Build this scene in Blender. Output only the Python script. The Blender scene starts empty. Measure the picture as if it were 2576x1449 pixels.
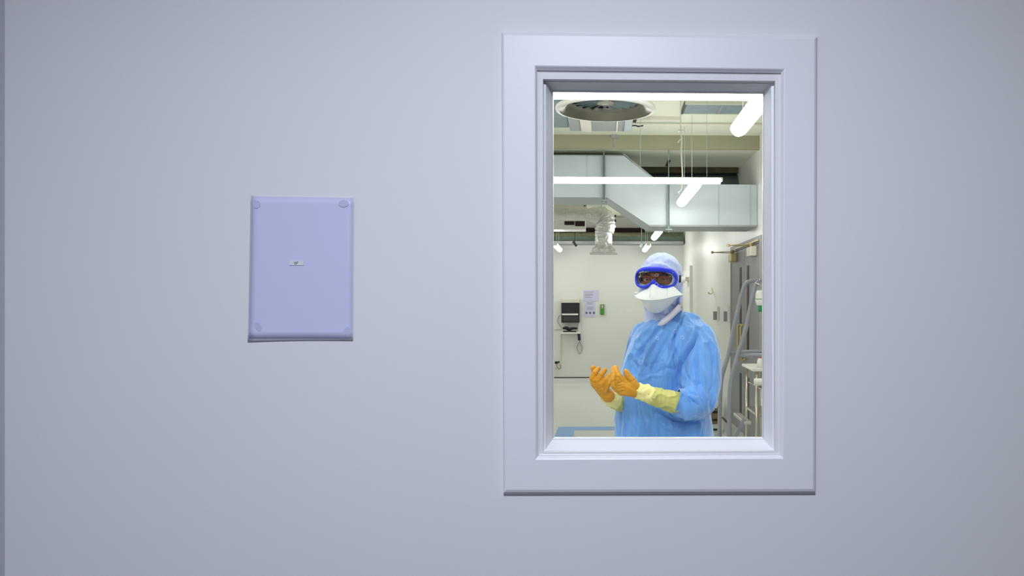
import bpy, math, random
import numpy as np
from mathutils import Vector, Matrix, noise
random.seed(7)
S = bpy.context.scene
COL = S.collection

# ------------------------------------------------------------------ camera
F = 2060.0; CX = 1586.0; CY = 753.0; W0, H0 = 2576, 1449
PHI = math.atan(0.0295); CAMZ = 1.54
cd = bpy.data.cameras.new('camera'); cam = bpy.data.objects.new('camera', cd); COL.objects.link(cam)
cam.location = (0, 0, CAMZ); cam.rotation_euler = (math.pi/2, 0, -PHI)
cd.sensor_width = 36; cd.lens = F/W0*36
cd.shift_x = -(CX-W0/2)/W0; cd.shift_y = (CY-H0/2)/W0
cd.clip_start = 0.05; cd.clip_end = 60
S.camera = cam
FW = Vector((math.sin(PHI), math.cos(PHI), 0)); RT = Vector((math.cos(PHI), -math.sin(PHI), 0)); UP = Vector((0, 0, 1))

def at(px, py, Y):
    """point of the place at depth Y seen at photo pixel px, py"""
    d = FW + RT*((px-CX)/F) - UP*((py-CY)/F)
    k = Y/d.y
    return Vector((d.x*k, Y, CAMZ+d.z*k))
def proj(co):
    """numpy: world -> photo pixels"""
    x = co[:, 0]; y = co[:, 1]; z = co[:, 2]-CAMZ
    dep = x*FW.x+y*FW.y
    return np.stack([CX+F*(x*RT.x+y*RT.y)/dep, CY-F*z/dep], 1)

# ------------------------------------------------------------------ world, exposure
wd = bpy.data.worlds.new('world'); S.world = wd; wd.use_nodes = True
wd.node_tree.nodes['Background'].inputs[0].default_value = (0.5, 0.55, 0.65, 1)
wd.node_tree.nodes['Background'].inputs[1].default_value = 0.05
S.view_settings.view_transform = 'Standard'; S.view_settings.look = 'None'
S.view_settings.gamma = 1; S.view_settings.use_curve_mapping = False
S.view_settings.exposure = 0.0

def area(name, loc, target, sx, sy, power, color):
    l = bpy.data.lights.new(name, 'AREA'); l.shape = 'RECTANGLE'; l.size = sx; l.size_y = sy
    l.energy = power; l.color = color
    o = bpy.data.objects.new(name, l); COL.objects.link(o); o.location = loc
    o.rotation_euler = (Vector(target)-Vector(loc)).to_track_quat('-Z', 'Y').to_euler()
    return o
BATTEN_E = 20.5
area('corridor_lamp', (-0.05, 0.10, 2.72), (-0.05, 0.101, 0), 0.5, 0.5, 57, (0.81, 0.86, 1.0))

# ------------------------------------------------------------------ materials
def lin(c):
    return tuple((v/255/12.92 if v/255 <= 0.04045 else ((v/255+0.055)/1.055)**2.4) for v in c)
MATS = {}
def mat(name, rgb, rough=0.6, metal=0.0, var=0.04, nscale=8.0, bump=0.0, bscale=60.0, spec=0.5, emit=None,
        stretch=(1, 1, 1), sheen=0.0, trans=0.0, subs=0.0, bdist=0.01):
    if name in MATS: return MATS[name]
    m = bpy.data.materials.new(name); m.use_nodes = True; nt = m.node_tree; N = nt.nodes; L = nt.links
    b = N['Principled BSDF']; c = lin(rgb)
    tc = N.new('ShaderNodeTexCoord'); mp = N.new('ShaderNodeMapping'); mp.inputs['Scale'].default_value = stretch
    L.new(tc.outputs['Object'], mp.inputs[0])
    n1 = N.new('ShaderNodeTexNoise'); n1.inputs['Scale'].default_value = nscale; n1.inputs['Detail'].default_value = 5
    L.new(mp.outputs[0], n1.inputs[0])
    cr = N.new('ShaderNodeValToRGB'); cr.color_ramp.elements[0].position = 0.3; cr.color_ramp.elements[1].position = 0.7
    cr.color_ramp.elements[0].color = tuple(max(0, v*(1-var)) for v in c)+(1,)
    cr.color_ramp.elements[1].color = tuple(min(1, v*(1+var)) for v in c)+(1,)
    L.new(n1.outputs['Fac'], cr.inputs[0]); L.new(cr.outputs[0], b.inputs['Base Color'])
    b.inputs['Roughness'].default_value = rough; b.inputs['Metallic'].default_value = metal
    b.inputs['Specular IOR Level'].default_value = spec
    if sheen: b.inputs['Sheen Weight'].default_value = sheen
    if trans: b.inputs['Transmission Weight'].default_value = trans
    if subs:
        b.inputs['Subsurface Weight'].default_value = subs; b.inputs['Subsurface Radius'].default_value = (0.01, 0.006, 0.004)
    if bump:
        n2 = N.new('ShaderNodeTexNoise'); n2.inputs['Scale'].default_value = bscale; n2.inputs['Detail'].default_value = 6
        L.new(mp.outputs[0], n2.inputs[0])
        bp = N.new('ShaderNodeBump'); bp.inputs['Strength'].default_value = bump; bp.inputs['Distance'].default_value = bdist
        L.new(n2.outputs['Fac'], bp.inputs['Height']); L.new(bp.outputs[0], b.inputs['Normal'])
    if emit:
        b.inputs['Emission Color'].default_value = emit[0]+(1,); b.inputs['Emission Strength'].default_value = emit[1]
    MATS[name] = m
    return m
def clear_mat(name, tint, refl=1.0, rough=0.02):
    """thin pane: mostly see-through, fresnel gloss on top"""
    m = bpy.data.materials.new(name); m.use_nodes = True; nt = m.node_tree; N = nt.nodes; L = nt.links
    N.remove(N['Principled BSDF']); out = N['Material Output']
    t = N.new('ShaderNodeBsdfTransparent'); t.inputs[0].default_value = tint+(1,)
    g = N.new('ShaderNodeBsdfGlossy'); g.inputs['Roughness'].default_value = rough
    fr = N.new('ShaderNodeFresnel'); fr.inputs[0].default_value = 1.45
    nz = N.new('ShaderNodeTexNoise'); nz.inputs['Scale'].default_value = 3
    tc = N.new('ShaderNodeTexCoord'); L.new(tc.outputs['Object'], nz.inputs[0])
    mu = N.new('ShaderNodeMath'); mu.operation = 'MULTIPLY'; mu.inputs[1].default_value = refl
    ad = N.new('ShaderNodeMath'); ad.operation = 'MULTIPLY_ADD'; ad.inputs[1].default_value = 0.01; ad.inputs[2].default_value = 0.0
    L.new(nz.outputs['Fac'], ad.inputs[0]); s = N.new('ShaderNodeMath'); s.operation = 'ADD'
    L.new(fr.outputs[0], mu.inputs[0]); L.new(mu.outputs[0], s.inputs[0]); L.new(ad.outputs[0], s.inputs[1])
    mx = N.new('ShaderNodeMixShader'); L.new(s.outputs[0], mx.inputs[0]); L.new(t.outputs[0], mx.inputs[1]); L.new(g.outputs[0], mx.inputs[2])
    L.new(mx.outputs[0], out.inputs['Surface'])
    return m
M_WALL = mat('painted_wall', (226, 226, 226), 0.6, var=0.008, nscale=3, bump=0.02, bscale=90)
M_CORR = mat('corridor_grey_paint', (84, 88, 98), 0.6, var=0.02)
M_LEFT = mat('side_wall_paint', (186, 188, 194), 0.6, var=0.01)
M_FRAME = mat('painted_frame', (232, 232, 234), 0.4, var=0.008, nscale=4, bump=0.015, bscale=25, stretch=(1, 1, 6))
M_LAB = mat('lab_wall_paint', (226, 227, 222), 0.36, var=0.015, nscale=2, bump=0.04)
M_CEIL = mat('ceiling_paint', (216, 220, 200), 0.7, var=0.03, nscale=3, bump=0.1, bscale=20)
M_BEAM = mat('beam_olive', (152, 150, 124), 0.75, var=0.06, nscale=4, bump=0.1, bscale=20)
M_FLOOR = mat('vinyl_floor', (228, 230, 226), 0.35, var=0.02, nscale=6)
M_TAPE = mat('blue_floor_tape', (140, 186, 246), 0.45, var=0.03)
M_WHITE = mat('white_plastic', (232, 232, 226), 0.4, var=0.02)
M_CREAM = mat('cream_plastic', (214, 210, 196), 0.45, var=0.02)
M_BLACK = mat('black_plastic', (22, 17, 20), 0.45, var=0.1)
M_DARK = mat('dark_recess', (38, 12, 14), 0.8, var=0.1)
M_GALV = mat('galvanised_steel', (186, 194, 198), 0.42, 0.15, var=0.05, nscale=5, bump=0.05, bscale=14)
M_GALVD = mat('dull_steel', (132, 144, 142), 0.45, 0.25, var=0.12, nscale=9, bump=0.1, bscale=20)
M_SILV = mat('foil_duct', (232, 232, 230), 0.25, 0.6, var=0.05, nscale=10, bump=0.9, bscale=16, bdist=0.03)
M_ALU = mat('brushed_metal', (190, 186, 180), 0.3, 0.75, var=0.06, nscale=12, bump=0.03)
M_CHROME = mat('stainless_steel', (196, 190, 176), 0.22, 0.9, var=0.05)
M_GREYP = mat('grey_powder_coat', (142, 144, 152), 0.4, 0.15, var=0.05, nscale=20)
M_DOOR = mat('grey_door_laminate', (128, 126, 130), 0.45, var=0.05, nscale=6)
M_SLOT = mat('dark_vision_glass', (50, 38, 38), 0.5, var=0.08, spec=.2)
M_BRASS = mat('brass', (184, 168, 112), 0.4, 0.25, var=0.08)
M_GREY = mat('mid_grey_panel', (150, 152, 152), 0.5, var=0.06)
M_BLUEGR = mat('blue_grey_panel', (120, 136, 140), 0.5, var=0.1, nscale=10)
M_LAMP = mat('lamp_diffuser', (250, 250, 248), 0.4, emit=((1.0, 0.995, 0.975), BATTEN_E))
M_PAPER = mat('paper', (222, 222, 226), 0.7, var=0.01)
M_LAMIN = mat('laminated_lilac_paper', (206, 205, 234), 0.42, var=0.012, nscale=3)
M_FILM = mat('laminate_edge', (226, 228, 236), 0.25, var=0.01)
M_TACK = mat('adhesive_showing_through', (190, 191, 220), 0.45, var=0.02)
M_INK = mat('ink', (88, 90, 104), 0.7)
M_INKL = mat('faint_ink', (158, 156, 166), 0.7)
M_GREEN = mat('green_plastic', (52, 150, 46), 0.5)
M_GREEN2 = mat('deep_green_plastic', (16, 140, 78), 0.5)
M_ORANGE = mat('orange_plastic', (232, 110, 60), 0.5)
M_CORD = mat('pale_cable', (222, 222, 208), 0.5)
M_GLASS = clear_mat('window_glass', (0.985, 0.99, 0.985), 0.8)
M_GOWN = mat('blue_gown_fabric', (102, 161, 240), 0.42, var=0.2, nscale=11, bump=0.5, bscale=34, sheen=0.5, stretch=(1, 1, .28), bdist=0.012, spec=0.35)
M_HOOD = mat('pale_blue_hood_fabric', (188, 202, 244), 0.6, var=0.05, nscale=14, bump=0.35, bscale=34, sheen=0.3, spec=0.35, bdist=0.01)
M_MASK = mat('white_mask_fabric', (240, 242, 244), 0.75, var=0.012, nscale=30, bump=0.1, bscale=120, bdist=0.003)
M_COLLAR = mat('pale_collar_band', (202, 200, 220), 0.7, var=0.02)
M_RIM = mat('blue_goggle_rubber', (16, 48, 236), 0.35, var=0.06)
M_LENS = clear_mat('goggle_lens', (0.93, 0.93, 0.94), 0.45)
M_SPEC = clear_mat('spectacle_lens', (0.97, 0.97, 0.95), 0.8)
M_SKIN = mat('skin', (206, 128, 98), 0.5, var=0.06, nscale=30, subs=0.1)
M_HAIR = mat('brow_hair', (54, 34, 26), 0.7)
M_EYE = mat('eye_white', (206, 200, 192), 0.2)
M_IRIS = mat('dark_iris', (44, 30, 24), 0.2)
M_GLOVE = mat('orange_latex', (216, 152, 30), 0.42, var=0.08, nscale=22, bump=0.22, bscale=70, bdist=0.006, subs=0.05)
M_CUFF = mat('yellow_sleeve', (206, 203, 120), 0.6, var=0.08, nscale=26, bump=0.4, bscale=45, bdist=0.01)
M_CUFFL = mat('pale_yellow_cuff', (244, 234, 158), 0.5, var=0.06, nscale=26, bump=0.3, bscale=45, bdist=0.008)
M_DROP = mat('dried_drop', (226, 232, 240), 0.3)
M_BROWN = mat('brown_card', (142, 116, 84), 0.7, var=0.1)

# ------------------------------------------------------------------ object helpers
ORG = {}
def tagit(o, label=None, cat=None, group=None, kind=None):
    if label: o['label'] = label
    if cat: o['category'] = cat
    if group: o['group'] = group
    if kind: o['kind'] = kind
    return o
def empty(name, loc, label=None, cat=None, group=None, kind=None):
    o = bpy.data.objects.new(name, None); COL.objects.link(o); o.location = loc; o.empty_display_size = 0.05
    ORG[o] = Vector(loc)
    return tagit(o, label, cat, group, kind)
class MB:
    def __init__(s): s.v = []; s.f = []
    def add(s, vs, fs):
        n = len(s.v); s.v += [Vector(v) for v in vs]; s.f += [tuple(i+n for i in f) for f in fs]; return s
    def box(s, a, b):
        x0, x1 = sorted((a[0], b[0])); y0, y1 = sorted((a[1], b[1])); z0, z1 = sorted((a[2], b[2]))
        return s.add([(x0,y0,z0),(x1,y0,z0),(x1,y1,z0),(x0,y1,z0),(x0,y0,z1),(x1,y0,z1),(x1,y1,z1),(x0,y1,z1)],
                     [(0,3,2,1),(4,5,6,7),(0,1,5,4),(1,2,6,5),(2,3,7,6),(3,0,4,7)])
    def bar(s, p, q, w, h):
        p = Vector(p); q = Vector(q); d = (q-p).normalized()
        u = d.cross(Vector((0, 0, 1))); u = Vector((1, 0, 0)) if u.length < .01 else u.normalized(); v = d.cross(u)
        c = [(-w/2, -h/2), (w/2, -h/2), (w/2, h/2), (-w/2, h/2)]
        vs = [e+u*a+v*b for e in (p, q) for a, b in c]
        return s.add(vs, [(3,2,1,0),(4,5,6,7),(0,1,5,4),(1,2,6,5),(2,3,7,6),(3,0,4,7)])
    def prism(s, poly, dy):
        """poly: points; extruded by vector dy"""
        n = len(poly); dy = Vector(dy); vs = [Vector(p) for p in poly]+[Vector(p)+dy for p in poly]
        fs = [tuple(range(n)), tuple(range(2*n-1, n-1, -1))]+[(i, i+n, (i+1) % n+n, (i+1) % n) for i in range(n)]
        return s.add(vs, fs)
    def tube(s, pts, r, n=10, caps=True, sq=1.0):
        pts = [Vector(p) for p in pts]; m = len(pts); rs = r if isinstance(r, (list, tuple)) else [r]*m
        vs = []; u = None
        for i, p in enumerate(pts):
            d = (pts[min(i+1, m-1)]-pts[max(i-1, 0)]).normalized()
            if u is None: u = d.cross(Vector((0.13, 0.3, 1)).normalized()).normalized()
            else: u = (u-d*u.dot(d)).normalized()
            v = d.cross(u)
            for k in range(n):
                a = 2*math.pi*k/n; vs.append(p+u*math.cos(a)*rs[i]+v*math.sin(a)*rs[i]*sq)
        fs = [(i*n+k, i*n+(k+1) % n, (i+1)*n+(k+1) % n, (i+1)*n+k) for i in range(m-1) for k in range(n)]
        if caps: fs += [tuple(range(n-1, -1, -1)), tuple((m-1)*n+k for k in range(n))]
        return s.add(vs, fs)
    def lathe(s, prof, c, n=48, axis='z'):
        c = Vector(c); vs = []; m = len(prof)
        for r, z in prof:
            for k in range(n):
                a = 2*math.pi*k/n; x, y = r*math.cos(a), r*math.sin(a)
                vs.append(c+(Vector((x, y, z)) if axis == 'z' else Vector((x, z, y)) if axis == 'y' else Vector((z, x, y))))
        fs = [(i*n+k, i*n+(k+1) % n, (i+1)*n+(k+1) % n, (i+1)*n+k) for i in range(m-1) for k in range(n)]
        return s.add(vs, fs)
    def ball(s, c, r, nu=16, nv=10):
        rx, ry, rz = (r, r, r) if not hasattr(r, '__len__') else r; c = Vector(c)
        vs = [c+Vector((0, 0, rz))]
        for i in range(1, nv):
            t = math.pi*i/nv
            for k in range(nu):
                a = 2*math.pi*k/nu; vs.append(c+Vector((rx*math.sin(t)*math.cos(a), ry*math.sin(t)*math.sin(a), rz*math.cos(t))))
        vs.append(c-Vector((0, 0, rz))); e = len(vs)-1
        fs = [(0, 1+k, 1+(k+1) % nu) for k in range(nu)]
        for i in range(nv-2):
            o = 1+i*nu; fs += [(o+k, o+nu+k, o+nu+(k+1) % nu, o+(k+1) % nu) for k in range(nu)]
        o = 1+(nv-2)*nu; fs += [(o+k, e, o+(k+1) % nu) for k in range(nu)]
        return s.add(vs, fs)
    def capsule(s, p, q, r0, r1, n=14):
        s.ball(p, r0, n, 8); s.ball(q, r1, n, 8)
        if (Vector(q)-Vector(p)).length > 1e-5: s.tube([p, q], [r0, r1], n)
        return s
    def chain(s, pts, rs, n=14):
        for i in range(len(pts)-1): s.capsule(pts[i], pts[i+1], rs[i], rs[i+1], n)
        return s
    def loft(s, rings, caps=True):
        n = len(rings[0]); m = len(rings); vs = [v for r in rings for v in r]
        fs = [(i*n+k, i*n+(k+1) % n, (i+1)*n+(k+1) % n, (i+1)*n+k) for i in range(m-1) for k in range(n)]
        if caps: fs += [tuple(range(n-1, -1, -1)), tuple((m-1)*n+k for k in range(n))]
        return s.add(vs, fs)
    def mesh(s, name, org):
        me = bpy.data.meshes.new(name); me.from_pydata([v-org for v in s.v], [], s.f); me.validate(); me.update()
        import bmesh
        b = bmesh.new(); b.from_mesh(me); bmesh.ops.recalc_face_normals(b, faces=b.faces); b.to_mesh(me); b.free()
        return me
    def build(s, name, m, parent=None, smooth=False, bevel=0, label=None, cat=None, group=None, kind=None):
        if parent is not None: org = ORG[parent]
        else:
            a = np.array([tuple(v) for v in s.v]); lo = a.min(0); hi = a.max(0)
            org = Vector(((lo[0]+hi[0])/2, (lo[1]+hi[1])/2, lo[2]))
        me = s.mesh(name, org); o = bpy.data.objects.new(name, me); COL.objects.link(o); me.materials.append(m)
        ORG[o] = org
        if parent is None: o.location = org
        else: o.parent = parent
        if smooth: me.polygons.foreach_set('use_smooth', [True]*len(me.polygons))
        if bevel:
            bv = o.modifiers.new('bevel', 'BEVEL'); bv.width = bevel; bv.segments = 2; bv.limit_method = 'ANGLE'
        return tagit(o, label, cat, group, kind)
def quad_yfill(mb, p, q): mb.box(p, q); return mb
def interp(pts, n):
    """Catmull-Rom through points"""
    P = [Vector(p) for p in pts]; P = [P[0]*2-P[1]]+P+[P[-1]*2-P[-2]]; out = []
    for i in range(1, len(P)-2):
        for k in range(n):
            t = k/n; a, b, c, d = P[i-1:i+3]
            out.append(0.5*((2*b)+(c-a)*t+(2*a-5*b+4*c-d)*t*t+(-a+3*b-3*c+d)*t**3))
    out.append(P[-2]); return out

# ------------------------------------------------------------------ setting
D = 1.70                       # near face of the partition wall
DB = 1.80                      # its far face
XL = at(12, 724, D).x          # left corner of the corridor
XR = at(1718, 700, 14.6).x     # right wall of the lab
YB = 14.6
ZC = 3.0
ZK = 2.75
# partition with its opening
o_l, o_r = at(1366, 700, D).x, at(1950, 700, D).x
o_t, o_b = at(1650, 201, D).z, at(1650, 1136, D).z
mb = MB()
mb.box((-4.1, D, 0), (o_l, DB, ZC)); mb.box((o_r, D, 0), (3.0, DB, ZC))
mb.box((o_l, D, 0), (o_r, DB, o_b)); mb.box((o_l, D, o_t), (o_r, DB, ZC))
mb.build('wall_middle', M_WALL, kind='structure')
MB().box((XL-.1, -2.6, 0), (XL, D, ZK)).build('wall_left', M_LEFT, kind='structure')
MB().box((2.6, -2.6, 0), (2.7, D, ZK)).build('wall_right', M_CORR, kind='structure')
MB().box((XL-.1, -2.7, 0), (2.7, -2.6, ZK)).build('wall_rear', M_CORR, kind='structure')
MB().box((XL-.1, -2.7, ZK), (2.7, D, ZK+.1)).build('ceiling', M_LEFT, kind='structure')
MB().box((-4.2, 1.75, -0.1), (3.0, 15, 0)).build('floor', M_FLOOR, kind='structure')
MB().box((XL-.1, -2.7, -0.1), (2.7, 1.75, 0)).build('floor', M_CORR, kind='structure')
# lab shell
MB().box((-4.2, YB, 0), (3.0, YB+.1, 3.4)).build('wall_far', M_LAB, kind='structure')
MB().box((XR, DB, 0), (XR+.1, YB, 3.4)).build('wall_lab_right', M_LAB, kind='structure')
MB().box((-4.2, DB, 0), (-4.1, YB, 3.4)).build('wall_lab_left', M_LAB, kind='structure')
MB().box((-4.1, DB, ZC), (XR, YB, ZC+.1)).build('ceiling', M_CEIL, kind='structure')
MB().box((-4.1, 7.3, 2.885), (XR, 8.3, ZC)).build('trim_1', M_CEIL, kind='structure')
MB().box((-4.1, 7.27, 2.875), (XR, 7.2995, ZC)).build('trim_5', M_BEAM, kind='structure')  # front strip of the beam, a darker olive than its underside
# coved skirting: far wall and right wall
def cove(p_fn, n=8, H=.144, R=.06):
    pr = [(0.0, H), (0.006, H), (0.006, R)]
    for i in range(1, n+1):
        a = math.pi/2*i/n; pr.append((0.006+R*(1-math.cos(a)), R*(1-math.sin(a))))
    pr.append((0, 0)); return [p_fn(a, b) for a, b in pr]
MB().prism(cove(lambda a, b: (-4.1, YB-a, b)), (4.1+XR, 0, 0)).build('baseboard_far', M_FLOOR, kind='structure')
MB().box((-4.1, YB-.014, .142), (XR-.07, YB-.001, .156)).build('trim_2', M_BLACK, kind='structure')
MB().prism(cove(lambda a, b: (XR-a, 8.95, b)), (0, YB-8.95, 0)).build('baseboard_right', M_FLOOR, kind='structure')
MB().box((XR-.012, 8.95, .142), (XR-.001, YB-.07, .156)).build('trim_3', M_BLACK, kind='structure')

# window frame: nested mitred loops, each with its depth
def loop(tl, tr, br, bl, Y): return [at(tl[0], tl[1], Y), at(tr[0], tr[1], Y), at(br[0], br[1], Y), at(bl[0], bl[1], Y)]
win = empty('window_1', ((o_l+o_r)/2, D, o_b), kind='structure')
def ring_mesh(loops, name, m, **k):
    b = MB(); n = 4
    vs = [p for l in loops for p in l]; fs = [(i*4+j, i*4+(j+1) % 4, (i+1)*4+(j+1) % 4, (i+1)*4+j) for i in range(len(loops)-1) for j in range(4)]
    b.add(vs, fs); return b.build(name, m, win, **k)
cas = [loop((1262,82),(2055,93),(2051,1243),(1267,1245), D-.0005),
       loop((1262,82),(2055,93),(2051,1239),(1267,1241), D-.007),
       loop((1264,84),(2053,95),(2049,1236),(1269,1238), D-.0105),
       loop((1268,88),(2049,99),(2045,1230),(1273,1232), D-.0125),
       loop((1345,164),(1975,172.4),(1971,1154.5),(1346.3,1156.6), D-.0125),
       loop((1347,167),(1972,175),(1969,1152),(1348.5,1154), D-.0115),
       loop((1351.5,177),(1965,184),(1962,1145),(1354,1146.5), D-.004),
       loop((1352.6,178.6),(1964,185.4),(1961,1144),(1355,1145.5), D+.004)]
ring_mesh(cas, 'casing', M_FRAME)
bead = [loop((1352.6,177.6),(1964,184.4),(1961,1144.6),(1355,1146), D+.002),
        loop((1354,180.5),(1962,186.8),(1960,1143),(1356,1144.6), D-.001),
        loop((1361,184),(1956,191),(1955,1139),(1361.5,1140), D+.001),
        loop((1362,196),(1952.6,201.5),(1953,1134.6),(1363,1136), D+.013),
        loop((1363.4,198),(1951,203),(1950.6,1133.6),(1364.4,1135), D+.020)]
ring_mesh(bead, 'inner_moulding', M_FRAME)
bead2 = [loop((1363.4,197.4),(1951,202.4),(1950.8,1134),(1364.4,1135.4), D+.018),
         loop((1365,200),(1949,205),(1949,1133),(1366,1134), D+.014),
         loop((1373.6,206),(1939.7,211),(1943,1129.5),(1373,1130.5), D+.016),
         loop((1388.6,226.5),(1922.6,230.5),(1921,1106),(1389,1106.2), D+.048),
         loop((1389.6,229),(1921.2,233),(1920,1105),(1390,1105.2), D+.050)]
ring_mesh(bead2, 'splayed_bead', M_FRAME)
bead3 = [loop((1389.4,228.4),(1921.4,232.4),(1920.4,1105.4),(1389.8,1105.6), D+.0525),
         loop((1390,229.5),(1920.8,233.4),(1919.6,1104.6),(1390.4,1104.8), D+.0495),
         loop((1391,231),(1919.6,235),(1918.6,1101.6),(1391.4,1102), D+.053),
         loop((1393,232.6),(1917.6,237),(1916.6,1098.6),(1393.6,1099), D+.070),
         loop((1380,215),(1930,220),(1930,1116),(1380,1116), D+.10)]
ring_mesh(bead3, 'glazing_bead', M_FRAME)
g = loop((1389.6,229),(1921.2,233),(1920,1105.2),(1390,1105.4), D+.056)
MB().prism(g, (0, .004, 0)).build('pane', M_GLASS, win)
for i, (x, y, r) in enumerate([(1652,692,3.6),(1652,715,4.2),(1676.5,783,4.4),(1719,722,3.6),(1721,781,3.8),(1651,803,4),(1699,832.5,4),
        (1716.5,849,4.2),(1654,851,3.6),(1592,848,3.4),(1746,782,3.4),(1563,783,3.2),(1585,783,3.4),(1654.5,781,3.4),(1588,716,3.2)]):
    c = at(x, y, D+.0545); R = r/F*c.y
    MB().tube([c+Vector((math.cos(a)*R, 0, math.sin(a)*R)) for a in [2*math.pi*k/16 for k in range(17)]], .00028, 6, False).build('drip_mark', M_DROP, win, True)
# blue marking on the lab floor
fl = lambda px, py: at(px, py, F*CAMZ/(py-CY))
b = MB(); z = Vector((0, 0, .003))
poly = [fl(1405,1073.5), fl(1640,1073.5), fl(1640,1081.5), fl(1445,1081.5), fl(1440,1112), fl(1389,1112)]
for p in poly: p.z = .001
b.prism(poly, (0, 0, .002)); b.build('floor_marking', M_TAPE, label='pale blue L-shaped line marked on the lab floor', cat='floor marking')

# ------------------------------------------------------------------ laminated sheet on the partition
sh = empty('laminated_sheet', at(757, 858, D-.003), 'blank lilac laminated sheet stuck on the wall left of the window', 'notice')
def sheet_grid(corners, lift, th, nx=16, ny=20, Y=D-.0015):
    """corners px tl,tr,br,bl ; lift(u,v) metres off the wall"""
    b = MB(); tl, tr, br, bl = [Vector(c+(0,)) for c in corners]; vs = []
    for j in range(ny+1):
        for i in range(nx+1):
            u, v = i/nx, j/ny; p = (tl*(1-u)+tr*u)*(1-v)+(bl*(1-u)+br*u)*v
            q = at(p.x, p.y, Y); q.y -= lift(u, v); vs.append(q)
    n = len(vs); vs += [q+Vector((0, th, 0)) for q in vs]; w = nx+1
    fs = []
    for j in range(ny):
        for i in range(nx):
            a = j*w+i; fs += [(a, a+1, a+w+1, a+w), (n+a, n+a+w, n+a+w+1, n+a+1)]
    per = [i for i in range(w)]+[j*w+nx for j in range(1, ny+1)]+[ny*w+i for i in range(nx-1, -1, -1)]+[j*w for j in range(ny-1, 0, -1)]
    fs += [(per[k], per[(k+1) % len(per)], n+per[(k+1) % len(per)], n+per[k]) for k in range(len(per))]
    return b.add(vs, fs)
curl = lambda u, v: .0012+.006*max(0, v-.9)*10*abs(.5-u)**2*4+.002*max(0, .06-v)*15*(u**2)
sheet_grid([(630.5,491.5),(891.5,496),(889,855),(624,858.5)], lambda u, v: curl(u, v)*.35, .0003).build('film_edge', M_FILM, sh, True)
sheet_grid([(633.5,494),(888.5,498),(886.5,851),(627.5,851)], lambda u, v: curl(u, v)*.35+.0006, .0003).build('paper', M_LAMIN, sh, True)
for (x, y, rx, ry, a) in [(645,514,9,10,0), (864,512,13,9,0), (649,822,7,12,.5), (871,834,7,13,-.5)]:
    c = at(x, y, D-.0036); b = MB(); k = D/F; vs = [c]+[c+Vector(((math.cos(t)*rx*math.cos(a)-math.sin(t)*ry*math.sin(a))*k, 0, (math.cos(t)*rx*math.sin(a)+math.sin(t)*ry*math.cos(a))*k)) for t in [2*math.pi*i/20 for i in range(20)]]
    b.prism(vs[1:], (0, .0008, 0)); b.build('tack_spot', M_TACK, sh)
lb = MB(); lb.box(at(728, 667, D-.0038), at(764, 656.5, D-.0026)); lab = lb.build('label_strip', mat('label_paper', (220, 224, 224), .6), sh)
def stroke(b, pts, w, Y):
    k = [at(700+x/24.15, 630+y/24.15, Y) for x, y in pts]; b.tube(interp(k, 5), w, 6)
b = MB(); Yt = D-.0039
stroke(b, [(968,790),(1010,818),(1055,826),(1105,806),(1140,795)], .00055, Yt)
stroke(b, [(975,760),(1000,712),(1045,705),(1095,735),(1130,765),(1165,775)], .00055, Yt)
stroke(b, [(1125,695),(1160,690),(1190,712),(1205,740)], .00055, Yt)
b.build('printed_mark', M_INK, lab)

# ------------------------------------------------------------------ lamps of the lab
HB = 2.40
def batten(p, q, w, h, label, group):
    p = Vector(p); q = Vector(q); e = empty('batten_light', (p+q)/2, label, 'light', group)
    d = (q-p).normalized(); s = Vector((d.y, -d.x, 0)); n = 10
    def ring(c, f=1):
        return [c+s*(math.cos(a)*w/2*f)+Vector((0, 0, (math.sin(a)*h/2-h*.1))) *1 for a in [math.pi-.75+(math.pi+1.5)*i/n for i in range(n+1)]]
    rs = [ring(p+d*.012, .8), ring(p+d*.03)]+[ring(q-d*.03), ring(q-d*.012, .8)]
    MB().loft(rs).build('diffuser', M_LAMP, e, True)
    b = MB(); b.prism([p+s*x+Vector((0, 0, zz)) for x, zz in [(-w*.3, h*.2), (w*.3, h*.2), (w*.25, h*.36), (-w*.25, h*.36)]], q-p)
    b.build('housing', M_WHITE, e)
    for c, o in ((p, d), (q, -d)):
        MB().prism([c-o*.004+s*x+Vector((0, 0, zz)) for x, zz in [(-w*.34, -h*.2), (w*.34, -h*.2), (w*.34, h*.2), (w*.27, h*.38), (-w*.27, h*.38), (-w*.34, h*.2)]], o*.016).build('end_cap', M_WHITE, e)
    return e
def rod(p, q, r, parent): return MB().tube([p, q], r, 8).build('drop_rod', M_GALV, parent)
XB = .662
G1 = 'batten lights running away from the window'
lights = [((XB, 3.52, HB), (XB, 4.10, HB), 'bright batten light overhead running away, nearest the window at top right'),
          ((XB, 6.02, HB), (XB, 7.22, HB), 'batten light running away in front of the steel duct'),
          ((XB, 10.05, HB), (XB, 11.35, HB), 'small batten light just under the right part of the duct'),
          ((XB, 12.9, HB), (XB, 14.15, HB), 'farthest batten light above the hooded person, hanging by the far wall'),
          ((-.80, 12.9, HB), (-.80, 14.15, HB), 'small batten light at the left edge, by the far wall')]
for p, q, l in lights:
    e = batten(p, q, .088, .075, l, G1)
    for t in (.25, .75):
        c = Vector(p)*(1-t)+Vector(q)*t; top = ZC if not (7.3 < c.y < 8.3) else 2.885
        rod(c+Vector((0, 0, .026)), Vector((c.x, c.y, top)), .0018, e)
G2 = 'batten lights running across the room'
y1 = 3.46; y2 = 5.90
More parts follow.
